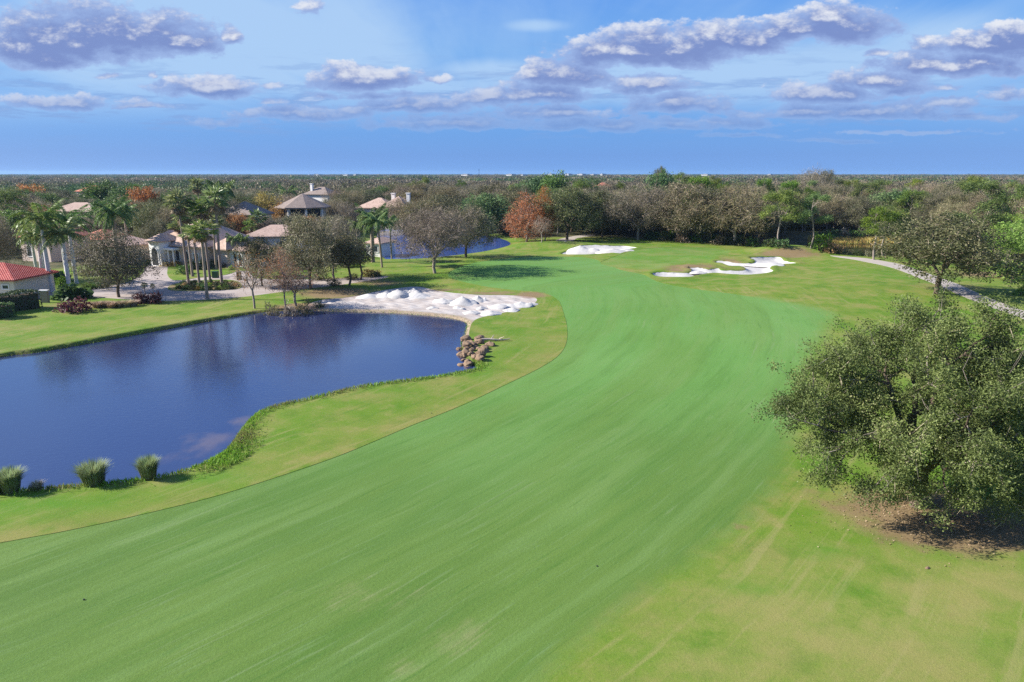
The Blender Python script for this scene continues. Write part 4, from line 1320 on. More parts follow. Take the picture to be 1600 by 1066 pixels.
# the eight-sided pavilion with the screened upper porch
c = at_depth(473, 200)
r = empty('pavilion', c); tag(r, 'tall eight-sided pavilion with grey pyramid roof and dark screened upper porch', 'house')
oc = lambda rr, off=22.5: [(rr * math.cos(R(a + off)), rr * math.sin(R(a + off))) for a in range(0, 360, 45)]
Geo().plan(oc(6.3), -.4, 7.55).build('wall', M['cream'], r)
g = Geo(); e = oc(7.9); n8 = 8
g.add([(*q, 7.55) for q in e] + [(*q, 7.8) for q in e] + [(0, 0, 11.5)], [tuple(range(7, -1, -1))] + [(i, (i + 1) % 8, 8 + (i + 1) % 8, 8 + i) for i in range(8)] + [(8 + i, 8 + (i + 1) % 8, 16) for i in range(8)])
g.build('roof', M['roof_grey'], r)
for k in (5, 6):
    a, b_ = np.array(oc(6.36)[k]), np.array(oc(6.36)[(k + 1) % 8]); dn = (a + b_) / np.linalg.norm(a + b_)
    p, q = a + (b_ - a) * .1, a + (b_ - a) * .9
    Geo().plan([tuple(p), tuple(q), tuple(q - dn * .03), tuple(p - dn * .03)][::-1], 4.6, 7.3).build('porch_screen', M['screen'], r)
for k in (5, 6, 7):
    q = oc(6.45)[k]
    Geo().plan([(q[0] + .3 * math.cos(t), q[1] + .3 * math.sin(t)) for t in np.linspace(0, 6.283, 9)[:-1]], -.3, 7.54).build('column', M['trim'], r)
for k in (4,):
    a, b_ = np.array(oc(6.34)[k]), np.array(oc(6.34)[(k + 1) % 8])
    for f0, f1 in ((.12, .3), (.42, .6), (.72, .9)):
        p, q = a + (b_ - a) * f0, a + (b_ - a) * f1
        Geo().plan([tuple(p), tuple(q), tuple(q * .996), tuple(p * .996)][::-1], 5.2, 7.0).build('window', M['glass'], r)
Geo().plan(oc(6.75), 4.1, 4.5).build('balcony_band', M['trim'], r)
AVOID.append((c[0], c[1], 10))
# other roofs among the trees
c = at_depth(594, 222)
house(c, 'wide two-storey house with pinkish roof and two cream chimneys beyond the palms', [(-8, 3, 0, 10, 6.2, 3.0), (1, 9, -1, 8, 6.6, 3.2)], 'cream', 'roof_pink', R(-15), chim=[(2.8, 4, 8.5, 10.7), (8, 4, 7.5, 10.8)], wins=[(rect(-6, 3.8, 1.4, 1.4), 0), (rect(-3, 3.8, 1.4, 1.4), 0)])
c = at_depth(494, 300)
house(c, 'grey-roofed house with a white chimney peeping out behind the pavilion', [(-6, 6, 0, 9, 8.2, 3.0)], 'white_wall', 'roof_grey', R(-22), chim=[(-3.4, 2, 8.5, 12.6)])
c = at_depth(366, 182)
house(c, 'brown-roofed house half hidden behind the tallest fan palms', [(-5, 4.5, 0, 9, 6.4, 3.2)], 'cream', 'roof_grey', R(-16), wins=[(rect(1.5, 3.6, 1.2, 1.6), 0)])
c = at_depth(137, 335)
house(c, 'far house with bright coral roof and a row of bluish windows', [(-6, 6, 0, 10, 8.6, 2.8)], 'cream', 'roof_coral', R(-16), wins=[(rect(x, 5.6, 1.2, 2.0), 0) for x in (-1, .9, 2.8, 4.7)])
c = at_depth(945, 440)
house(c, 'distant salmon-red roof rising out of the wood beyond the middle oaks', [(-5.5, 5.5, 0, 10, 8.2, 3.2)], 'cream', 'roof_coral', R(10))
c = at_depth(42, 136)
house(c, 'pink-walled house with faded red roof behind the royal palms', [(-4, 4, 0, 9, 4.6, 2.6)], 'pink_wall', 'roof_coral', R(-20), wins=[(arched(-1.6, 1, 1.1, 2.2), 0), (arched(1.4, 1, 1.1, 2.2), 0)])
c = at_depth(108, 205)
house(c, 'pale rose roof stretching behind the royal palm crowns', [(-7, 7, 0, 10, 6.0, 2.4)], 'pink_wall', 'roof_pink', R(-3))
c = at_depth(133, 150)
house(c, 'small red-roofed house between the royal palms and the lawn oak', [(-3.2, 3.6, 0, 8, 2.9, 1.9)], 'cream', 'roof_coral', R(-5))
c = at_depth(430, 152)
house(c, 'pinkish roof showing through the crown of the big street oak', [(-7, 5, 0, 9, 3.4, 2.2)], 'white_wall', 'roof_pink', R(5), wins=[(rect(-4, 1, 1.4, 1.5), 0), (rect(1, 1, 1.4, 1.5), 0)])
c = at_depth(581, 146)
house(c, 'white lakeside house in tree shade with a low tan roof', [(-2.0, 1.6, 0, 6, 2.5, 1.0)], 'white_wall', 'roof_pink', R(-20), roof_over=.4, wins=[(rect(.3, .8, 1.2, 1.2), 0)])
c = at_depth(1105, 285)
for i, (px, dist, w_, h_) in enumerate([(484, 2600, 22, 6), (497, 2600, 40, 7), (541, 2300, 46, 7), (556, 2350, 20, 8), (726, 2200, 42, 8), (795, 2400, 40, 8), (815, 2500, 18, 7), (858, 2700, 30, 9), (885, 2500, 22, 9), (905, 2600, 34, 9), (924, 2700, 22, 8), (938, 2500, 16, 9), (1098, 2500, 34, 8), (1198, 2800, 20, 8)]):
    c = at_depth(px, dist)
    o = empty('distant_building', c, R(-50)); tag(o, 'tiny white building on the far skyline above the treetops', 'building', 'white buildings on the skyline')
    w_ *= .75
    Geo().box(-w_ / 2, w_ / 2, 0, 20, 0, h_ + 7.6).box(-w_ * .2, w_ * .3, 2, 14, h_ + 7.6, h_ + 8.2).build('wall', M['hazed_wall'], o)
    Geo().box(-w_ * .45, w_ * .45, -.4, -.05, h_ + 6, h_ + 7.5).build('window', M['glass'], o)
c = at_depth(749, 2300)
o = empty('radio_mast', c); tag(o, 'thin radio mast standing up on the far skyline', 'mast')
Geo().prism([(-.9, 0), (.9, 0), (.25, 34), (-.25, 34)], -.9, .9).build('lattice', M['screen'], o)
Geo().box(-2, 2, -.3, .3, 28, 29).build('antenna', M['screen'], o)
# utility box, letterbox pillar, gate pillar
b = ground(337, 434)[0]
o = empty('utility_box', b); tag(o, 'small green utility box standing on the verge behind the palm island', 'utility box')
Geo().box(-.45, .45, -.35, .35, -.1, 1.0).build('cabinet', M['green_paint'], o); Geo().box(-.5, .5, -.4, .4, 1.0, 1.08).build('lid', M['green_paint'], o)
b = ground(374, 437)[0]
o = empty('brick_pillar', b); tag(o, 'dark red letterbox pillar at the edge of the driveway', 'letterbox')
Geo().box(-.3, .3, -.3, .3, -.1, 1.3).build('shaft', M['dark_wood'], o); Geo().box(-.38, .38, -.38, .38, 1.3, 1.42).build('capstone', M['concrete'], o)
b = ground(71, 473)[0]
o = empty('garden_wall', b); tag(o, 'short beige garden wall at the end of the clipped hedge', 'wall')
Geo().box(-.5, .5, -.2, .2, -.2, 1.6).build('panel', M['tan_wall'], o); Geo().box(-.6, .6, -.28, .28, 1.6, 1.72).build('coping', M['trim'], o)

# ------------------------------------------------------------------ rocks, sand heaps, driftwood
def rock_mesh(seed):
    g = np.random.default_rng(seed)
    me = bpy.data.meshes.new('boulder')
    import bmesh
    bm = bmesh.new(); bmesh.ops.create_icosphere(bm, subdivisions=3, radius=1)
    ph = g.random((6, 3)) * 6.28; fr = 1 + g.random((6, 3)) * 3.2
    cuts = rdir(9, g); cd = .62 + .25 * g.random(9)
    for v in bm.verts:
        d_ = np.array(v.co); k = 1 + sum(.09 * math.sin(fr[i] @ d_ * 1.3 + ph[i, 0]) for i in range(6))
        q = d_ * k
        for c_, l in zip(cuts, cd):
            s = q @ c_
            if s > l: q = q - c_ * (s - l) * .85
        v.co = q * np.array([1.15, .9, .75])
    bm.to_mesh(me); bm.free()
    me.materials.append(M['rock'])
    return me


M['rock'] = worn('rock', (.26, .18, .12), .9, .5, 2.2, .15, .7)
ROCKS = [rock_mesh(i) for i in range(5)]
g = np.random.default_rng(5)
for i in range(46):
    t = g.random(); px = 722 + 36 * t + g.normal() * 7; py = 571 - 42 * g.random() - 6 * t
    if not (716 < px < 770 and 524 < py < 577): px, py = 738, 548 + g.normal() * 9
    q = ground(px, py)[0]; s = .20 + .36 * g.random() ** 2
    o = link('boulder', ROCKS[i % 5], None, (q[0], q[1], q[2] + s * (.15 + .5 * g.random())), g.random() * 6.28, (s * 1.1, s, s))
    tag(o, 'tan boulder in the rock heap on the tip of the bank', 'boulder', 'boulders heaped at the pond edge')
b = ground(772, 533)[0]
S = []
for i in range(6): S.append((-1.6 + i * .55, .1 * math.sin(i * 1.3), .16 + .05 * math.sin(i), -1.6 + (i + 1) * .55, .1 * math.sin((i + 1) * 1.3), .16 + .05 * math.sin(i + 1), .17 - .02 * i, .15 - .02 * i))
S += [(-.3, 0, .2, .1, .7, .5, .07, .03), (.6, .1, .2, 1.0, -.5, .55, .06, .02)]
V, Q = tubes(S, 7)
tag(link('driftwood_log', mk_mesh('driftwood_log', V, [Q], worn('bleached_wood', (.55, .46, .38), .9, .2, 4), True), None, b, R(10)), 'bleached driftwood log lying beside the boulders on the grass', 'log')


def heap_mesh(seed, ridge=0.0):
    g = np.random.default_rng(seed)
    n, k = 14, 40
    V = [(0, 0, 1.)]
    pk = [(g.normal() * .12, g.normal() * .12, 1.0)] + [(g.normal() * .4, g.normal() * .35, .45 + .35 * g.random()) for _ in range(3)]
    ph = g.random(4) * 6.28
    def z(x, y):
        zz = 0
        for a, b_, h in pk: zz = max(zz, h * (1 - math.hypot(x - a, y - b_) / (.55 + .45 * h)))
        zz += .05 * math.sin(7 * x + ph[0]) * math.sin(6 * y + ph[1]) * min(1, 2 * zz) + .022 * math.sin(19 * x + 7 * y + ph[2]) * math.sin(13 * y - 5 * x + ph[0])
        return zz
    V[0] = (0, 0, z(0, 0))
    for i in range(1, n + 1):
        for j in range(k):
            a = 2 * math.pi * j / k; r_ = i / n * (1 + .12 * math.sin(3 * a + ph[3]))
            x_, y_ = r_ * math.cos(a), r_ * math.sin(a)
            V.append((x_, y_, z(x_, y_) if i < n else -.3))
    T = [(0, 1 + j, 1 + (j + 1) % k) for j in range(k)]
    Qd = [(1 + i * k + j, 1 + (i + 1) * k + j, 1 + (i + 1) * k + (j + 1) % k, 1 + i * k + (j + 1) % k) for i in range(n - 1) for j in range(k)]
    return mk_mesh('sand_pile', V, [T, Qd], M['sand_pile'], True)


HEAPS = [heap_mesh(i) for i in range(6)]
# middle, foot row, top row, half width in the photograph
for i, (px, py, top, hw, lab) in enumerate([
        (692, 472, 462, 17, 'pointed white sand heap with a dark hollow, middle of the beach'), (725, 474, 456.5, 21, 'tallest rounded white sand heap at the back of the beach'), (746, 470, 457.5, 13, 'white sand heap touching the right side of the tallest heap'),
        (781, 479, 469, 20, 'white sand heap with a shaded cleft near the right end of the beach'), (812, 478, 467, 18, 'bright sand ridge close to the grassy right end of the beach'), (830, 476, 470, 10, 'last small sand heap at the right tip of the beach'),
        (767, 490, 482, 17, 'bright white sand heap right on the lower grass edge of the beach'), (799, 485, 477, 14, 'small smooth sand heap on the grass edge below the ridge'), (736, 489, 483, 12, 'low sand heap near the water edge of the beach'),
        (655, 464, 454, 22, 'broad white sand heap at the end of the shaded heaps'), (716, 482, 476, 9, 'little sand mound below the tallest heap'), (676, 481, 477, 9, 'little sand mound below the pointed heap'), (752, 482, 476, 8, 'little sand mound between two bright heaps'),
        (578, 464, 456, 20, 'low grey-shaded sand heap at the left end of the shaded row'), (603, 463, 451, 21, 'second grey-shaded sand heap beneath the trees'), (628, 462, 443.5, 24, 'highest grey-shaded sand heap beneath the trees'), (645, 458, 446, 14, 'small shaded sand heap behind the highest shaded one'),
        (911, 393, 379, 24, 'great white sand mound in the bunker beside the green'), (958, 393.5, 385, 22, 'flatter furrowed sand mound right of the great one'), (978, 391.5, 386.5, 14, 'smallest sand mound at the thin end of the far bunker'),
        (1090, 425.5, 420.5, 12, 'low sand bank in the near bunker below the brown lip'), (1195, 413, 405, 26, 'pale sand slope at the back of the near bunker')]):
    q = ground(px, py)[0]
    hh = max(.3, depth_h(q, top) - q[2]) * (.66 if i < 20 else .55)
    sx = hw / F * q[1] * 1.18
    o = link('sand_pile', HEAPS[i % 6], None, (q[0], q[1], q[2] - .05), g.random() * 6.28 if i < 20 else 0, (sx, sx * .9, hh * 1.02))
    tag(o, lab, 'sand pile', 'heaps of white sand')

# small odds and ends on the grass
b = ground(1449, 888)[0]
tag(link('pale_stone', ROCKS[1], None, b, .4, (.13, .1, .09)), 'small pale stone lying on the dry grass below the big oak', 'stone')
for px, py, lab in ((933, 885, 'small dark sprinkler cover in the right hand rough'), (131, 937, 'tiny dark sprinkler head in the lower fairway'), (674, 646, 'small dark divot marker at the curved fairway edge'), (851, 520, 'small dark drain cover in the rough beside the rocks'), (1173, 454, 'tiny drain cover below the near bunker')):
    q = ground(px, py)[0]
    Gq = Geo().plan([(.035 * math.cos(a), .035 * math.sin(a)) for a in np.linspace(0, 6.283, 13)[:-1]], -.1, .03)
    me = bpy.data.meshes.new('sprinkler_cover'); me.from_pydata(Gq.v, [], Gq.f); me.materials.append(M['screen'])
    tag(link('sprinkler_cover', me, None, q), lab, 'sprinkler cover', 'covers set in the turf')

# ------------------------------------------------------------------ the big live oak in front
g = np.random.default_rng(77)
HB = ground(1433, 792)[0]
lobes = [(0, .8, 6.2, 4.6, 4.4, 3.6), (-3.8, .2, 5.2, 3.0, 3.2, 2.2), (-6.2, -.3, 4.9, 2.0, 2.2, 1.4), (-3.7, 1.4, 7.6, 1.8, 1.8, 1.5), (-4.4, 1.2, 9.2, .7, .7, 1.2), (-5.2, 1.0, 7.6, 1.0, 1.0, .8), (1.6, 1.8, 8.6, 3.0, 2.6, 2.0),
         (4.6, .6, 6.4, 3.0, 3.4, 2.7), (5.6, 0, 4.4, 2.2, 2.6, 1.8), (-1.2, -3.0, 4.0, 2.8, 2.0, 2.1), (2.0, -3.4, 3.6, 2.2, 1.7, 2.2), (2.4, -3.9, 1.7, .9, .8, 1.6), (3.6, -3.4, 2.6, 1.2, 1.1, 2.0), (-4.4, -1.6, 3.0, 2.0, 1.6, 1.1), (-3.4, -2.4, 2.0, 1.2, 1.0, .9), (4.6, -2.2, 4.2, 1.8, 1.8, 2.2), (5.8, -1.6, 3.0, 1.3, 1.3, 1.6), (-.4, .6, 9.2, 1.6, 1.6, 1.3), (3.4, 1.4, 9.6, .9, .9, 1.0), (.8, -2.2, 6.6, 2.6, 2.0, 1.8), (-.6, -3.6, 1.9, 1.0, .8, .9)]
bough = lobe_points(lobes, 270, g, .62)
mid_ = np.array([.2, 0, 4.6])
out_ = bough - mid_; out_ /= np.linalg.norm(out_, axis=1, keepdims=True)
out_ = out_ + g.normal(0, .35, out_.shape); out_[:, 2] += .10; out_ /= np.linalg.norm(out_, axis=1, keepdims=True)
tips = np.repeat(bough, 7, 0) + np.repeat(out_, 7, 0) * g.normal(0, .55, (270 * 7, 1)) + g.normal(0, .22, (270 * 7, 3))
btone = np.repeat(g.normal(0, .19, 270), 7)
btone = btone[tips[:, 2] > .35]
tips = tips[tips[:, 2] > .35]
# thin the crown irregularly, so that the sky side and the inside show through
gap = np.sin(tips[:, 0] * 1.5 + 1) * np.sin(tips[:, 1] * 1.4) + np.sin(tips[:, 2] * 1.9 + tips[:, 0] * .8)
kp = (gap > -1.05) | (g.random(len(tips)) < .3)
tips = tips[kp]; btone = btone[kp]
S = grow((0, 0, -.3), (.05, .15, 1.9), tips, .36, g, .08)
oak = empty('live_oak', HB); tag(oak, 'huge leafy live oak with drooping boughs standing nearest on the dry grass', 'tree')
V, Q = tubes(S[S[:, 6] >= .045], 9); link('trunk', mk_mesh('trunk', V, [Q], M['bark'], True), oak)
fine_ = S[S[:, 6] < .045]
V, Q = tubes(fine_, 4); link('twigs', mk_mesh('twigs', V, [Q], M['pale_bark'], True), oak)
n = len(tips)
tone = np.clip(.47 + .12 * np.sin(tips[:, 0] * 1.1 + tips[:, 2]) + btone + g.normal(0, .12, n), 0, .86)
rust = np.linalg.norm(tips - np.array([-2.4, -1.0, 7.2]), axis=1) < .9
tone[rust] = 1.25
dry = (np.linalg.norm(tips - np.array([2.6, -3.6, 2.0]), axis=1) < 1.2) & (g.random(n) < .4)
tone[dry] = 1.0
V, Q, t = sprays(tips, 125, .25, .125, .058, g, .1, tone0=tone, flat_=.9, mixing=.36)
# bare hanging twigs among the leaves
k = g.choice(n, 500); L_ = .5 + .7 * g.random(500)
D = rdir(500, g) + np.array([0, 0, -.9])
V2, Q2 = cards(tips[k] + D * .3, D, L_, .035, g)
nq = len(Q)
V, Q = join((V, Q), (V2, Q2))
link('crown', mk_mesh('crown', V, [Q], [M['hero_leaf'], M['grey_leaf']], mi=np.concatenate([np.zeros(nq, int), np.ones(len(Q2), int)]), attrs=dict(tone=np.concatenate([t, np.repeat(.6 + .4 * g.random(500), 4)]))), oak)
# leaf litter under it
n = 2600
P = np.column_stack([HB[0] + g.normal(0, 2.4, n) + .9, HB[1] + g.normal(0, 1.7, n) - .8]); z = height(P)
V, Q = cards(np.column_stack([P, z + .03]), np.column_stack([g.normal(size=(n, 2)), g.normal(0, .25, n)]), .09 * (.6 + .8 * g.random(n)), .05, g)
tag(link('leaf_litter', mk_mesh('leaf_litter', V, [Q], M['tan_leaf'], attrs=dict(tone=np.repeat(g.random(n) * .7, 4)))), kind='stuff')
# ------------------------------------------------------------------ trees the photograph singles out
OCC = []                                            # ground already taken by a trunk: x, y, radius
def hero(plant, px, py, top, width, label, rz=None, squash=1.0, cat=None):
    o = put(plant, px, py, top, width, label, cat, rz=rz, squash=squash)
    OCC.append((o.location.x, o.location.y, width / F * o.location.y * .42))
    return o


T = hero
T(BARE[0], 680, 427, 326, 118, 'spreading bare grey oak with short dark trunk alone beside the fairway')
T(MIX[0], 728, 402, 322, 92, 'rounded olive-grey oak right behind the lone bare oak', squash=.8)
T(CYP[0], 822, 378, 303, 58, 'dense orange cypress with rounded top beside the blue lake')
T(CYP[1], 851, 377, 294, 34, 'tall narrow rust cypress leaning on the orange one')
T(BRANCHY[0], 846, 379, 338, 30, 'small leafless tree at the foot of the rust cypresses')
T(OAK[0], 886, 375, 295, 98, 'dense dark live oak just left of the far bunker')
T(OAK[1], 940, 371, 300, 92, 'dark green-grey oak behind the far bunker mound')
T(BARE[1], 997, 375, 291, 108, 'tan-grey oak right of the far bunker with a black trunk')
T(MIX[1], 1062, 378, 288, 96, 'olive oak in the front row above the putting green')
T(PINE[0], 1068, 379, 296, 40, 'slim pine with pale leaning trunk in front of the green')
T(BARE[2], 1145, 383, 292, 118, 'broad tan leafless oak with dark bole above the near bunker')
T(MIX[2], 1100, 379, 295, 88, 'grey oak between two tan oaks in the front row')
T(SLIM[0], 1187, 385, 322, 44, 'thin young tree with a pale stem right of the broad tan oak')
T(PINE[1], 1216, 386, 296, 50, 'slash pine with yellow-green top and straight stem beside the brown mound')
T(PINE[2], 1266, 388, 303, 52, 'tall pine with white bare trunk standing left of the creek')
T(OAK[2], 1222, 372, 300, 84, 'dark oak filling the gap between two pines near the creek')
T(PINE[0], 1365, 406, 325, 72, 'bright yellow-green pine on the creek bank by the cart path')
T(PINE[1], 1379, 400, 322, 62, 'second creek bank pine just behind the bright one')
T(PINE[2], 1528, 398, 283, 92, 'big bright green pine towering behind the cart path oak', squash=.9)
T(OAK[0], 1463, 459, 338, 182, 'wide dark oak with leaning trunk standing beside the cart path')
T(LIMEPINE[0], 1612, 458, 326, 112, 'bright lime pine cut off by the right edge of the view')
T(LIMEPINE[0], 1575, 404, 336, 60, 'lime green pine on the creek bank right of the cart path oak')
T(LIMESHRUB[0], 1578, 436, 412, 52, 'bright lime bush beside the creek past the path', cat='shrub')
T(LIMESHRUB[0], 1598, 462, 448, 26, 'small lime bush beside the path at the edge of view', cat='shrub')
T(LIGHTSHRUB[0], 1284, 391, 366, 34, 'loose green bush at the left end of the creek', cat='shrub')
T(YELSHRUB[0], 1298, 394, 379, 30, 'dry golden bush next to the green creek bush', cat='shrub')
for i, (px, py) in enumerate([(1309, 395), (1324, 397), (1340, 398.5), (1358, 400)]):
    o = put(DRYSHRUB[0] if i != 2 else SHRUB[0], px, py + 1, py - 7, 17, 'low round bush in the row between creek and cart path', 'shrub', 'bushes along the creek')

# left: royal palms by the clipped hedge
def palm(plant, px, py, crown_y, label, lean_px=0, width=None, rz=None, cat=None):
    """crown_y is the row of the crown's growing point."""
    b = ground(px, py)[0]
    hb = depth_h(b, crown_y) - b[2]
    bole = plant.bole
    s = hb / bole
    o = empty(plant.name, b, random.random() * 6.28 if rz is None else rz, (s, s, s) if width is None else (width, width, s))
    for pn, me in plant.parts: link(pn, me, o)
    OCC.append((b[0], b[1], 1.2))
    return tag(o, label, 'palm')


for lst, hs in ((ROYAL, (9.9, 9.6, 10.2)), (QUEEN, (7.5, 6.5)), (DATE, (7.0,)), (FAN, (12, 12, 11.5)), (CABBAGE, (5.0,))):
    for p_, h_ in zip(lst, hs): p_.bole = h_
palm(ROYAL[0], 81, 456, 341, 'tallest royal palm with smooth white trunk beside the garden wall', rz=.3, width=1.05)
palm(ROYAL[1], 109, 454, 366, 'royal palm with bright green crown right of the tallest one', rz=1.2, width=1.05)
palm(ROYAL[2], 70, 450, 368, 'royal palm with shaded purple-grey trunk behind the tallest one', rz=2.5, width=.95)
palm(ROYAL[0], 120, 443, 345, 'royal palm with white trunk farthest right of the royal group', rz=3.8, width=1.0)
palm(ROYAL[1], 58, 428, 372, 'thin royal palm farthest left of the royal group', rz=5.0, width=.85)
palm(ROYAL[2], 76, 441, 362, 'royal palm half hidden between two white trunks', rz=.9, width=.9)
palm(ROYAL[0], 103, 424, 372, 'short royal palm standing deep between the white trunks', rz=4.2, width=.85)
palm(DATE[0], 186, 418, 333, 'shaggy date palm with broad drooping crown behind the lawn oak', rz=1., width=1.25)
palm(QUEEN[0], 203, 405, 330, 'dark feather palm rising behind the date palm', rz=2.2)
# fan palms on the island
palm(FAN[0], 295, 445, 316, 'tall fan palm leaning left at the near left of the palm island', rz=0, width=1.15)
palm(FAN[1], 301, 432, 336, 'fan palm behind the island beside the driveway bend', rz=2.0, width=1.15)
palm(FAN[2], 312, 447, 364, 'shorter fan palm in the middle of the island shrubs', rz=1.0, width=1.1)
palm(FAN[0], 324, 467, 361, 'fan palm with dead skirt standing alone on the lawn edge', rz=2.6, width=1.2)
palm(FAN[1], 329, 444, 327, 'fan palm right of the island centre with full green crown', rz=4.0, width=1.15)
palm(FAN[2], 347, 446, 312, 'tallest fan palm at the right end of the island', rz=5.2, width=1.2)
palm(FAN[1], 338, 421, 347, 'fan palm near the house wall right of the entry', rz=.5, width=1.05)
palm(FAN[0], 283, 411, 353, 'fan palm beside the entry columns of the big house', rz=3.3, width=1.05)
palm(FAN[2], 318, 372, 290, 'distant fan palm above the roof of the big house', rz=1.7)
palm(QUEEN[1], 357, 372, 297, 'windswept feather palm above the brown roof', rz=.4)
palm(QUEEN[0], 367, 415, 373, 'small feather palm in front of the white garage wing', rz=.2)
palm(QUEEN[1], 383, 412, 374, 'feather palm close to the second arch of the garage wing', rz=2.2)
palm(CABBAGE[0], 405, 385, 342, 'bushy cabbage palm beneath the yellow tree', rz=.4)
palm(CABBAGE[0], 394, 392, 355, 'low cabbage palm left of the yellow tree', rz=2.4)
palm(CABBAGE[0], 227, 461, 446, 'squat fan palm beside the red shrubs at the street', rz=1)
palm(CABBAGE[0], 240, 459, 447, 'second squat fan palm right beside the first at the street', rz=2)
palm(CABBAGE[0], 263, 407, 391, 'small palm standing in the entry arch of the big house', rz=2)
palm(QUEEN[0], 612, 401, 347, 'feather palm with slim trunk against the blue lake', rz=2.8)
palm(QUEEN[1], 597, 418, 345, 'feather palm in front of the lake with a bare leaning trunk', rz=1.1)
palm(DATE[0], 583, 410, 342, 'full green palm beside the white lakeside house', rz=.7)
palm(QUEEN[0], 560, 402, 352, 'feather palm left of the full green palm', rz=4.1)
palm(QUEEN[1], 452, 352, 300, 'feather palm poking up left of the pavilion roof', rz=3)
# left: broadleaf trees
T(MIX[1], 186, 464, 362, 108, 'small-leaved dark oak in the middle of the far lawn edge')
T(MIX[1], 486, 452, 337, 120, 'big grey-green oak spreading over the street corner', squash=.8)
T(BARE[0], 522, 436, 340, 84, 'greyish oak just right of the big street oak')
T(SLIM[0], 545, 447, 366, 52, 'slender tree with thin black trunk at the sand beach corner')
T(SLIM[0], 563, 437, 372, 44, 'slender tree with pale trunk beside the dry bush')
T(MIX[2], 410, 447, 372, 62, 'grey-green tree behind the two leafless trees')
T(YOUNG[0], 446, 480, 388, 56, 'russet young cypress with bare side branches on the pond bank')
T(BRANCHY[0], 398, 482, 394, 60, 'leafless sapling with a straight pale stem on the lawn edge')
T(BRANCHY[0], 463, 478, 420, 70, 'low bare tree with tangled pale branches on the pond bank')
T(YEL[0], 418, 362, 302, 44, 'yellow-leaved tree left of the pavilion')
T(YEL[0], 440, 366, 318, 34, 'smaller ochre tree at the pavilion wall')
T(RED[0], 50, 352, 289, 46, 'rust-brown rounded tree beyond the royal palms')
T(RED[0], 236, 372, 293, 50, 'russet brown tree behind the big house roof')
T(RED[0], 378, 388, 335, 40, 'orange-brown tree between garage wing and yellow tree')
T(BARE[1], 526, 362, 312, 46, 'pinkish bare tree right of the pavilion')
T(BARE[2], 546, 364, 318, 42, 'pinkish leafless tree left of the two-chimney house')
T(GREENT[1], 386, 408, 375, 46, 'dense green tree over the garage wing roof')
T(GREENT[0], 20, 395, 330, 60, 'grey-green tree at the left edge behind the red roof')
T(BARE[0], 2, 440, 335, 80, 'bare greyish tree cut by the left edge above the red roof')
T(OAK[1], 250, 400, 345, 60, 'dark oak against the left end of the big roof')
T(OAK[2], 345, 398, 340, 50, 'dark oak behind the trunks of the fan palms')
T(MIX[0], 665, 366, 315, 84, 'greyish oak on the far shore of the blue lake')
T(BARE[2], 632, 362, 312, 80, 'tan oak right of the two-chimney house')
T(OAK[1], 655, 358, 318, 70, 'dark oak with low spreading boughs beyond the lake')
T(OAK[2], 700, 362, 306, 84, 'mid green oak across the lake behind the lone oak')
T(GREENT[0], 762, 368, 304, 70, 'round green tree at the right end of the lake')
T(MIX[1], 795, 362, 300, 70, 'olive tree behind the orange cypress')
T(OAK[0], 775, 352, 290, 76, 'dark leafy tree high above the lake end')
# tall green tops that break the skyline
for px, dist, h_, w_, pl, lab in [(836, 250, 15.5, 12, GREENT[0], 'fresh green treetop above the orange cypress'), (868, 240, 17.0, 12, GREENT[1], 'dark green treetop touching the skyline left of centre'), (906, 255, 14.8, 10, GREENT[0], 'low bright green treetop above the far bunker oaks'),
                               (1034, 265, 17.6, 11, GREENT[1], 'bright green treetop at the skyline left of the dark dome'), (1062, 270, 17.2, 11, PINE[0], 'bright pine top at the skyline above the putting green'), (1031, 520, 21.5, 12, OAK[1], 'dark domed tree standing clear above the skyline'),
                               (1265, 300, 18.6, 17, BARE[1], 'tall bare treetop breaking the skyline right of centre'), (1290, 320, 18.2, 10, MIX[1], 'thin treetop beside the tall bare one on the skyline'), (1235, 220, 14.6, 9, PINE[2], 'yellow-green pine top above the front pines'), (1372, 240, 14.5, 12, PINE[0], 'olive-green pine crown deep in the wood beyond the creek'),
                               (1515, 235, 16.2, 10, PINE[1], 'fresh green pine top behind the towering one'), (160, 240, 14.2, 13, GREENT[1], 'dark green tree right of the coral roof'), (200, 215, 13, 12, GREENT[0], 'deep green tree behind the dark feather palm')]:
    c = at_depth(px, dist)
    o = place(pl, c, h_, w_, lab); OCC.append((c[0], c[1], w_ * .4))

# ------------------------------------------------------------------ shrubs of the gardens
def bush(plant, px, py, top, w_, label, group=None, cat=None): return put(plant, px, py, top, w_, label, cat, group)


hg = np.random.default_rng(9)
def hedge(px0, py0, px1, py1, h_, d_, label, lump, mat='hedge_leaf'):
    a, b = ground(px0, py0)[0], ground(px1, py1)[0]
    L_ = np.linalg.norm(b - a); n = int(L_ * 420)
    p = np.column_stack([hg.random(n) * L_, (hg.random(n) - .5) * d_, hg.random(n) * h_])
    face = hg.integers(0, 3, n)
    top = h_ * (1 + lump * np.sin(p[:, 0] * 1.7))
    p[:, 2] = np.where(face == 0, top * (1 - .06 * hg.random(n)), p[:, 2])
    p[:, 1] = np.where(face == 1, -d_ / 2 * (1 - .08 * hg.random(n)), np.where(face == 2, d_ / 2 * (1 - .08 * hg.random(n)), p[:, 1]))
    D = rdir(n, hg); V, Q = cards(p, D, .24 * (.6 + .8 * hg.random(n)), .14, hg)
    o = empty('hedge', a, math.atan2(b[1] - a[1], b[0] - a[0])); tag(o, label, 'hedge')
    link('foliage', mk_mesh('foliage', V, [Q], M[mat], attrs=dict(tone=np.repeat(hg.random(n), 4))), o)
    Geo().box(.25, L_ - .25, -d_ / 2 + .22, d_ / 2 - .22, -.2, h_ * .8).build('stem_core', M['bark'], o)
    return o


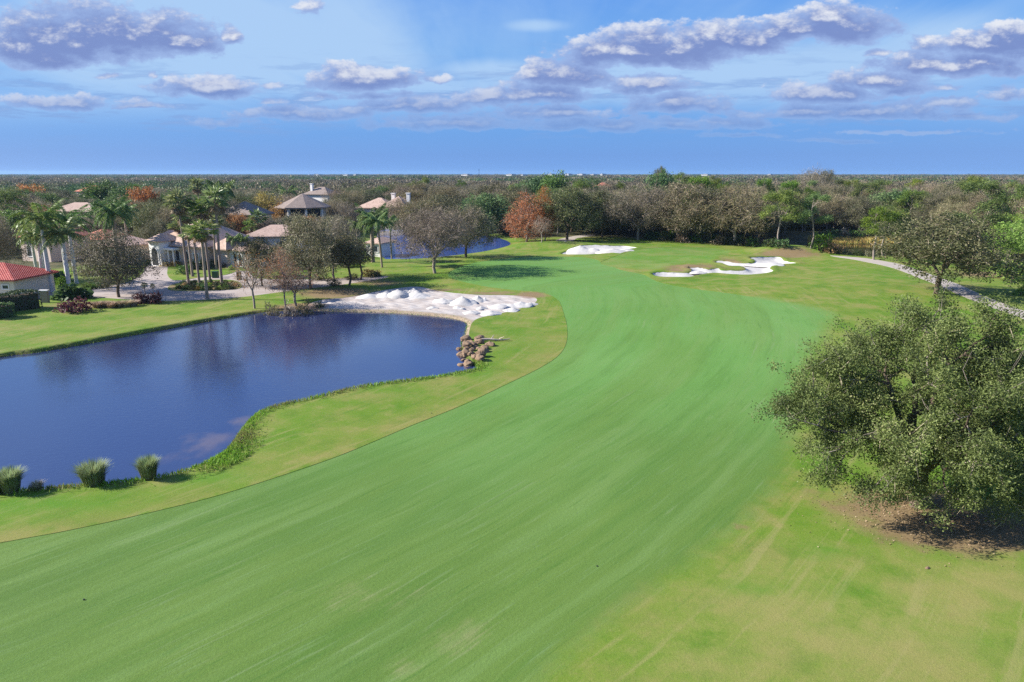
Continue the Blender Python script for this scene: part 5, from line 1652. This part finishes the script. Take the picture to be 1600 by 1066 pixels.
hedge(-30, 492, 62, 480, 2.3, 2.0, 'long dark clipped hedge in front of the red-roofed corner house', .05)
hedge(-20, 499, 24, 494, 1.7, 1.4, 'lighter low hedge at the foot of the dark clipped hedge', .08, 'green_leaf')
bush(BIGLEAF[0], 113, 466, 449, 50, 'broad-leaved green shrub at the foot of the royal palms')
bush(BIGLEAF[0], 96, 440, 428, 28, 'broad-leaved shrub between the white palm trunks')
bush(LIMESHRUB[0], 98, 447, 433, 26, 'fresh lime shrub between the royal palm trunks')
bush(REDSHRUB[0], 117, 487, 469, 48, 'wide wine-red shrub on the lawn in front of the royal palms')
bush(REDSHRUB[1], 221, 474, 458, 24, 'reddish spiky shrub at the street edge beside the squat palms')
bush(REDSHRUB[1], 243, 474, 457, 22, 'purple spiky shrub at the right end of the street bed')
for i, (px, py, w_) in enumerate([(153, 481, 24), (164, 480, 22), (174, 481, 24), (187, 480, 22), (198, 479, 26), (209, 478, 20)]):
    bush(TANGRASS[0], px, py, py - 12, w_, 'dry tan grass clump in the bed below the lawn oak', 'tan grasses in the street bed')
for i, (px, py) in enumerate([(132, 452), (141, 452), (150, 451), (160, 450), (168, 449)]):
    bush(LIGHTSHRUB[i % 2], px, py, py - 9, 14, 'green shrub in the low row right of the royal palms', 'shrubs right of the royal palms')
bush(YELSHRUB[0], 63, 452, 443, 14, 'small yellow shrub at the corner of the red-roofed house')
# round shrubs of the palm island
k = 0
for row, y0, n_, x0, x1 in ((0, 452.5, 14, 270, 371), (1, 448, 12, 276, 374), (2, 443.5, 10, 284, 368)):
    for i in range(n_):
        px = x0 + (x1 - x0) * (i + .5) / n_ + g0.normal() * 1.2
        bush((SHRUB + LIGHTSHRUB)[k % 4] if k % 5 else YELSHRUB[0] if k % 10 else LIMESHRUB[0], px, y0 + .6 - 3 * ((px - 320) / 55) ** 2 * (row == 0), y0 - 6 + g0.normal() * .8, 8.6 + g0.random() * 3, 'small rounded shrub in the mulch of the palm island', 'shrubs on the palm island', 'shrub'); k += 1
for px, py, top, w_, pl, lab in [(300, 421, 404, 20, SHRUB[0], 'dark shrub below the window left of the fan palm trunks'), (318, 421, 404, 22, SHRUB[1], 'dark shrub in the middle of the house front'), (336, 418, 405, 20, SHRUB[0], 'dark shrub right of the house front'), (288, 428, 415, 24, LIGHTSHRUB[0], 'olive rounded shrub at the driveway bend'),
                                 (263, 416, 408, 20, YELSHRUB[0], 'golden low shrub before the entry arch'), (276, 416, 407, 18, YELSHRUB[0], 'golden low shrub right of the entry arch'), (362, 422, 415, 12, LIMESHRUB[0], 'yellow-green shrub in front of the garage wing'), (353, 417, 411, 12, DRYSHRUB[1], 'greyish shrub below the round window'),
                                 (245, 413, 400, 20, SHRUB[1], 'dark shrub left of the entry tower'), (232, 413, 405, 18, LIGHTSHRUB[1], 'green shrub beside the driveway under the dark oak'),
                                 (500, 437, 424, 30, DRYSHRUB[0], 'dry bush below the big street oak'), (522, 446, 436, 22, DRYSHRUB[1], 'dry grey bush at the dirt path'), (551, 436, 429, 22, DRYSHRUB[0], 'brownish bush between the slender trees'), (578, 431, 420, 30, YELSHRUB[0], 'dry yellow bush right of the slender trees'),
                                 (588, 432, 424, 16, SHRUB[0], 'dark bush touching the dry yellow one'), (555, 417, 408, 20, LIMESHRUB[0], 'lime bush beside the white lakeside house'), (540, 418, 404, 22, LIGHTSHRUB[0], 'green bush left of the lime one'),
                                 (425, 488, 478, 26, DRYSHRUB[0], 'scrubby brown bush on the pond bank left of the russet cypress'), (452, 489, 477, 30, DRYSHRUB[1], 'grey tangled bush on the bank under the russet cypress'), (476, 487, 476, 26, DRYSHRUB[0], 'dark scrub bush where the bank meets the beach'), (498, 480, 472, 20, DRYSHRUB[0], 'small dark scrub on the upper edge of the beach')]:
    bush(pl, px, py, top, w_, lab)
# fountain grasses on the near shore
for px, py, top, w_, pl, lab in [(18, 768, 729, 46, FOUNT[0], 'fountain grass clump with brown base at the left edge of the near shore'), (-6, 770, 735, 34, FOUNT[1], 'fountain grass clump cut by the left edge of the picture'), (147, 755, 718, 56, FOUNT[1], 'widest fountain grass clump on the near shore'), (233, 747, 711, 40, FOUNT[0], 'round fountain grass clump farthest right on the near shore'),
                                 (58, 764, 749, 26, TANGRASS[0], 'small dry grass tuft between two fountain grass clumps')]:
    bush(pl, px, py, top, w_, lab)

# ------------------------------------------------------------------ bank grass: nobody could count the blades
bg_ = np.random.default_rng(12)
nb = len(POND)
pp = []
seg_l = np.hypot(*(np.roll(POND, -1, 0) - POND).T)
for i in range(nb):
    a, b = POND[i], POND[(i + 1) % nb]
    if seg_l[i] < .02: continue
    mid = (a + b) / 2
    near = mid[1] < 62 and mid[0] > -40
    m_ = int(seg_l[i] * (150 if near else 22 if (mid[1] < 88) else 8))
    t = bg_.random(m_)
    nrm = np.array([b[1] - a[1], -(b[0] - a[0])]); nrm /= np.linalg.norm(nrm)
    for s in (1, -1):
        if not inside((mid + nrm * s * .3)[None], POND)[0]: nrm = nrm * s; break
    wd = .9 if near else .5
    off = np.abs(bg_.normal(0, wd * .55, m_)) - .12
    pp.append(np.column_stack([a + (b - a) * t[:, None] + nrm * off[:, None], np.full(m_, 1.0 if near else .6)]))
pp = np.concatenate(pp)
# the lush corner where the shore turns
cor = np.column_stack([*flat(bg_.normal(352, 28, 5200), bg_.normal(700, 26, 5200)).T, np.full(5200, .85)])
dcor = sdist(cor[:, :2], POND); cor = cor[(dcor > -.1) & (dcor < 2.2)]
pp = np.concatenate([pp, cor]); n = len(pp)
z = height(pp[:, :2])
hgt = .28 * pp[:, 2] * (.5 + bg_.random(n))
D = np.column_stack([bg_.normal(0, .45, n), bg_.normal(0, .45, n), np.ones(n)])
V, Q = cards(np.column_stack([pp[:, :2], z + hgt * .4]), D, hgt, .035 + .02 * pp[:, 2], bg_)
patch = np.sin(pp[:, 0] * .8) * np.sin(pp[:, 1] * .9 + 1)
tone = np.clip(.42 + .25 * patch + .28 * (pp[:, 2] > 1.2) + bg_.normal(0, .18, n), 0, 1)
tag(link('bank_grass', mk_mesh('bank_grass', V, [Q], foliage('bank_grass', [(0, (.18, .15, .065)), (.35, (.16, .215, .042)), (.7, (.125, .265, .022)), (1, (.23, .37, .055))], .35, 0), attrs=dict(tone=np.repeat(tone, 4)))), kind='stuff')
# golden reeds beyond the creek
n = 9000
q = ground(bg_.uniform(1262, 1420, n), bg_.uniform(372, 383, n)); q = q[sdist(q[:, :2], CREEK) > -.5]; n = len(q)
hg_ = .8 * (.5 + bg_.random(n))
V, Q = cards(q + np.column_stack([np.zeros((n, 2)), hg_ * .45]), np.column_stack([bg_.normal(0, .3, n), bg_.normal(0, .3, n), np.ones(n)]), hg_, .12, bg_)
tag(link('reeds', mk_mesh('reeds', V, [Q], foliage('reeds', [(0, (.20, .13, .04)), (.6, (.40, .28, .09)), (1, (.34, .36, .10))], .3, 0), attrs=dict(tone=np.repeat(bg_.random(n), 4)))), kind='stuff')

# ------------------------------------------------------------------ the wood behind the course, tree by tree
fr = np.random.default_rng(21)
k = 0
for px in list(range(1010, 1225, 13)) + list(range(1288, 1420, 12)) + list(range(640, 800, 22)):
    fy = float(np.interp(px, [640, 800, 960, 1080, 1150, 1225, 1285, 1420], [358, 367, 371, 378, 383, 386, 373, 373])) + fr.normal(0, .8)
    pl = [SHRUB[0], LIGHTSHRUB[0], DRYSHRUB[0], LIGHTSHRUB[1], DRYSHRUB[1]][k % 5]; k += 1
    put(pl, px + fr.normal(0, 3), fy, fy - 9 - 7 * fr.random(), 20 + 10 * fr.random(), 'low bush of the undergrowth along the front of the wood', 'shrub', 'bushes along the edge of the wood')
LAB = {'bare': 'tan-grey leafless oak in the wood beyond the golf course', 'mix': 'olive-grey oak in the wood beyond the golf course', 'oak': 'dark leafy oak in the wood beyond the golf course', 'pine': 'yellow-green pine among the oaks of the far wood', 'green': 'fresh green tree among the oaks of the far wood', 'rust': 'rust-brown tree among the garden trees', 'palm': 'small palm among the garden trees'}
LIM = {'bare': 240, 'mix': 240, 'oak': 230, 'pine': 70, 'green': 60, 'rust': 24, 'palm': 40}
KIND = {'bare': BARE, 'mix': MIX, 'oak': OAK, 'pine': PINE, 'green': GREENT, 'rust': RED, 'palm': CABBAGE}
CNT = {k: 0 for k in LIM}
front_px = np.array([(-200, 410), (0, 400), (60, 392), (150, 398), (240, 392), (330, 392), (400, 385), (480, 378), (540, 372), (600, 358), (680, 355), (740, 358), (800, 364), (880, 369), (960, 368), (1020, 372), (1080, 375), (1150, 380), (1180, 380), (1218, 371), (1262, 365), (1285, 364), (1400, 365), (1450, 373), (1530, 383), (1640, 390), (1900, 398)], float)
fw = flat(front_px[:, 0], front_px[:, 1])
order = np.argsort(fw[:, 0] / fw[:, 1])
f_az = (fw[:, 0] / fw[:, 1])[order]; f_d = fw[:, 1][order]
FAR = 300.0
cand = []
X, Y = np.meshgrid(np.arange(-330, 330, 6.9), np.arange(115, FAR, 6.9))
cand = np.column_stack([X.ravel() + fr.normal(0, 1.5, X.size) + (np.arange(X.size) // X.shape[1] % 2) * 3.4, Y.ravel() + fr.normal(0, 1.5, X.size)])
cand = cand[np.abs(cand[:, 0] / cand[:, 1]) < .86]
fd = np.interp(cand[:, 0] / cand[:, 1], f_az, f_d)
cand = cand[cand[:, 1] > fd]
for wpoly in (LAKE, CREEK): cand = cand[sdist(cand, wpoly) > 2.5]
# open glades and sight lines to the houses
HOUSE_PX = [(400, 520, 200), (545, 640, 222), (462, 520, 300), (340, 392, 182), (116, 160, 335), (80, 148, 205), (10, 75, 136), (118, 150, 150)]
cand = cand[np.argsort(cand[:, 1])]
occ = np.array(OCC)
for x_, y_ in cand:
    if (np.hypot(occ[:, 0] - x_, occ[:, 1] - y_) < occ[:, 2] + 1.6).any(): continue
    if any(math.hypot(x_ - a, y_ - b) < r_ for a, b, r_ in AVOID): continue
    px = 800 + x_ / y_ * F / CP * .985
    left = px < 560
    if left and fr.random() < .12: continue
    pr = [('bare', .26), ('mix', .27), ('oak', .22), ('green', .08), ('rust', .06), ('palm', .07), ('pine', .04)] if left else [('bare', .38), ('mix', .34), ('oak', .15), ('pine', .10), ('green', .03)]
    kk = [p[0] for p in pr][fr.choice(len(pr), p=np.array([p[1] for p in pr]) / sum(p[1] for p in pr))]
    if CNT[kk] >= LIM[kk]: kk = 'mix' if CNT['mix'] < LIM['mix'] else 'oak'
    if CNT[kk] >= LIM[kk]: continue
    hh = {'bare': 11.5, 'mix': 11.8, 'oak': 11.3, 'pine': 14.2, 'green': 12.2, 'rust': 10.0, 'palm': 8.0}[kk] * (.82 + .3 * fr.random())
    if left: hh *= .88
    ww = {'bare': 10.5, 'mix': 10, 'oak': 10.5, 'pine': 7, 'green': 8.5, 'rust': 7, 'palm': 3.5}[kk] * (.85 + .4 * fr.random())
    for a, b, dist in HOUSE_PX:                     # nothing tall between the viewer and a roof that is seen
        if a - 8 < px < b + 8 and y_ < dist: hh = min(hh, H - (H - 5.2) * y_ / dist - .3)
    if hh < 3.5: continue
    pl = KIND[kk][fr.integers(len(KIND[kk]))]
    zz = float(height(np.array([[x_, y_]]))[0])
    deep = y_ > np.interp(x_ / y_, f_az, f_d) + 22
    o = place(pl, (x_, y_, zz), hh, ww, LAB[kk], 'tree' if kk != 'palm' else 'palm', {'bare': 'leafless oaks of the wood', 'mix': 'olive oaks of the wood', 'oak': 'dark oaks of the wood', 'pine': 'pines of the wood', 'green': 'green trees of the wood', 'rust': 'rust-brown garden trees', 'palm': 'small garden palms'}[kk], fr.random() * 6.28, single=deep and kk != 'palm')
    CNT[kk] += 1
print('wood:', CNT)

# ------------------------------------------------------------------ the far-off wood: one mass out to the horizon
def far_crown(g, n, rough_):
    d = rdir(n, g); d[:, 2] = np.abs(d[:, 2]) * .9 + .02
    P = d * np.array([.5, .5, .55]) * (.7 + .4 * g.random((n, 1))); P[:, 2] += .38
    return P, d + rdir(n, g) * rough_


def far_wood(name, d0, d1, spacing, n_cards, size, seed):
    g = np.random.default_rng(seed)
    pts = []
    y_ = d0
    while y_ < d1:
        sp = spacing * (1 + (y_ - d0) / d0 * .55)
        w_ = y_ * .90 + 40
        m_ = int(2 * w_ / sp)
        xs = np.linspace(-w_, w_, m_) + g.normal(0, sp * .3, m_)
        pts.append(np.column_stack([xs, y_ + g.normal(0, sp * .3, m_), np.full(m_, sp)]))
        y_ += sp
    P = np.concatenate(pts); N = len(P)
    ok = np.ones(N, bool)
    for a, b, r_ in AVOID: ok &= np.hypot(P[:, 0] - a, P[:, 1] - b) > r_ + 2
    P = P[ok]; N = len(P)
    hgt = (8.6 + 3.4 * g.random(N) + 1.0 * np.sin(P[:, 0] / 60) * np.sin(P[:, 1] / 90)) * np.where(g.random(N) < .06, 1.22, 1)
    wid = P[:, 2] * (.85 + .95 * g.random(N) ** 1.5)
    ck = g.integers(0, 6, N)
    protos = [far_crown(g, n_cards, .6) for _ in range(6)]
    VV, TT, MI = [], [], []
    # drifts of one kind of tree
    drift = np.sin(P[:, 0] / 70 + 1.3 * np.sin(P[:, 1] / 110)) + np.sin(P[:, 1] / 130 + P[:, 0] / 210) + g.normal(0, .8, N)
    kind = np.where(drift > 1.2, 2, np.where(drift > .1, 1, 0))
    for k in range(6):
        s = np.where(ck == k)[0]
        C, D = protos[k]
        n = len(C)
        th = g.random(len(s)) * 6.28
        c_, s_ = np.cos(th)[:, None], np.sin(th)[:, None]
        px_ = (C[None, :, 0] * c_ - C[None, :, 1] * s_) * wid[s][:, None] + P[s, 0][:, None]
        py_ = (C[None, :, 0] * s_ + C[None, :, 1] * c_) * wid[s][:, None] + P[s, 1][:, None]
        pz_ = C[None, :, 2] * hgt[s][:, None]
        PP = np.stack([px_, py_, pz_], -1).reshape(-1, 3)
        DD = np.tile(D, (len(s), 1))
        sz = np.repeat(P[s, 2] / spacing * size, n) * (.6 + .8 * g.random(len(PP)))
        V, Q = cards(PP, DD, sz, sz * .6, g)
        VV.append(V)
        tn = np.clip(np.repeat(g.normal(.45, .22, len(s)), n) + g.normal(0, .07, len(PP)), 0, 1)
        TT.append(np.repeat(tn, 4)); MI.append(np.repeat(kind[s], n))
    V = np.concatenate(VV); Q = np.arange(len(V)).reshape(-1, 4)
    print(name, N, len(Q))
    tag(link(name, mk_mesh(name, V, [Q], [M['far_a'], M['far_b'], M['far_c']], mi=np.concatenate(MI), attrs=dict(tone=np.concatenate(TT)))), kind='stuff')


M['far_a'] = foliage('far_grey', [(0, (.06, .052, .036)), (.5, (.13, .112, .072)), (1, (.23, .19, .13))], .25, 0)
M['far_b'] = foliage('far_olive', [(0, (.04, .048, .022)), (.5, (.085, .098, .042)), (1, (.16, .16, .075))], .25, 0)
M['far_c'] = foliage('far_green', [(0, (.028, .052, .018)), (.5, (.055, .105, .032)), (1, (.10, .17, .05))], .25, 0)
far_wood('forest', FAR - 4, 900, 8.2, 260, .80, 31)
far_wood('distant_forest', 900, 5200, 17, 110, 2.3, 32)
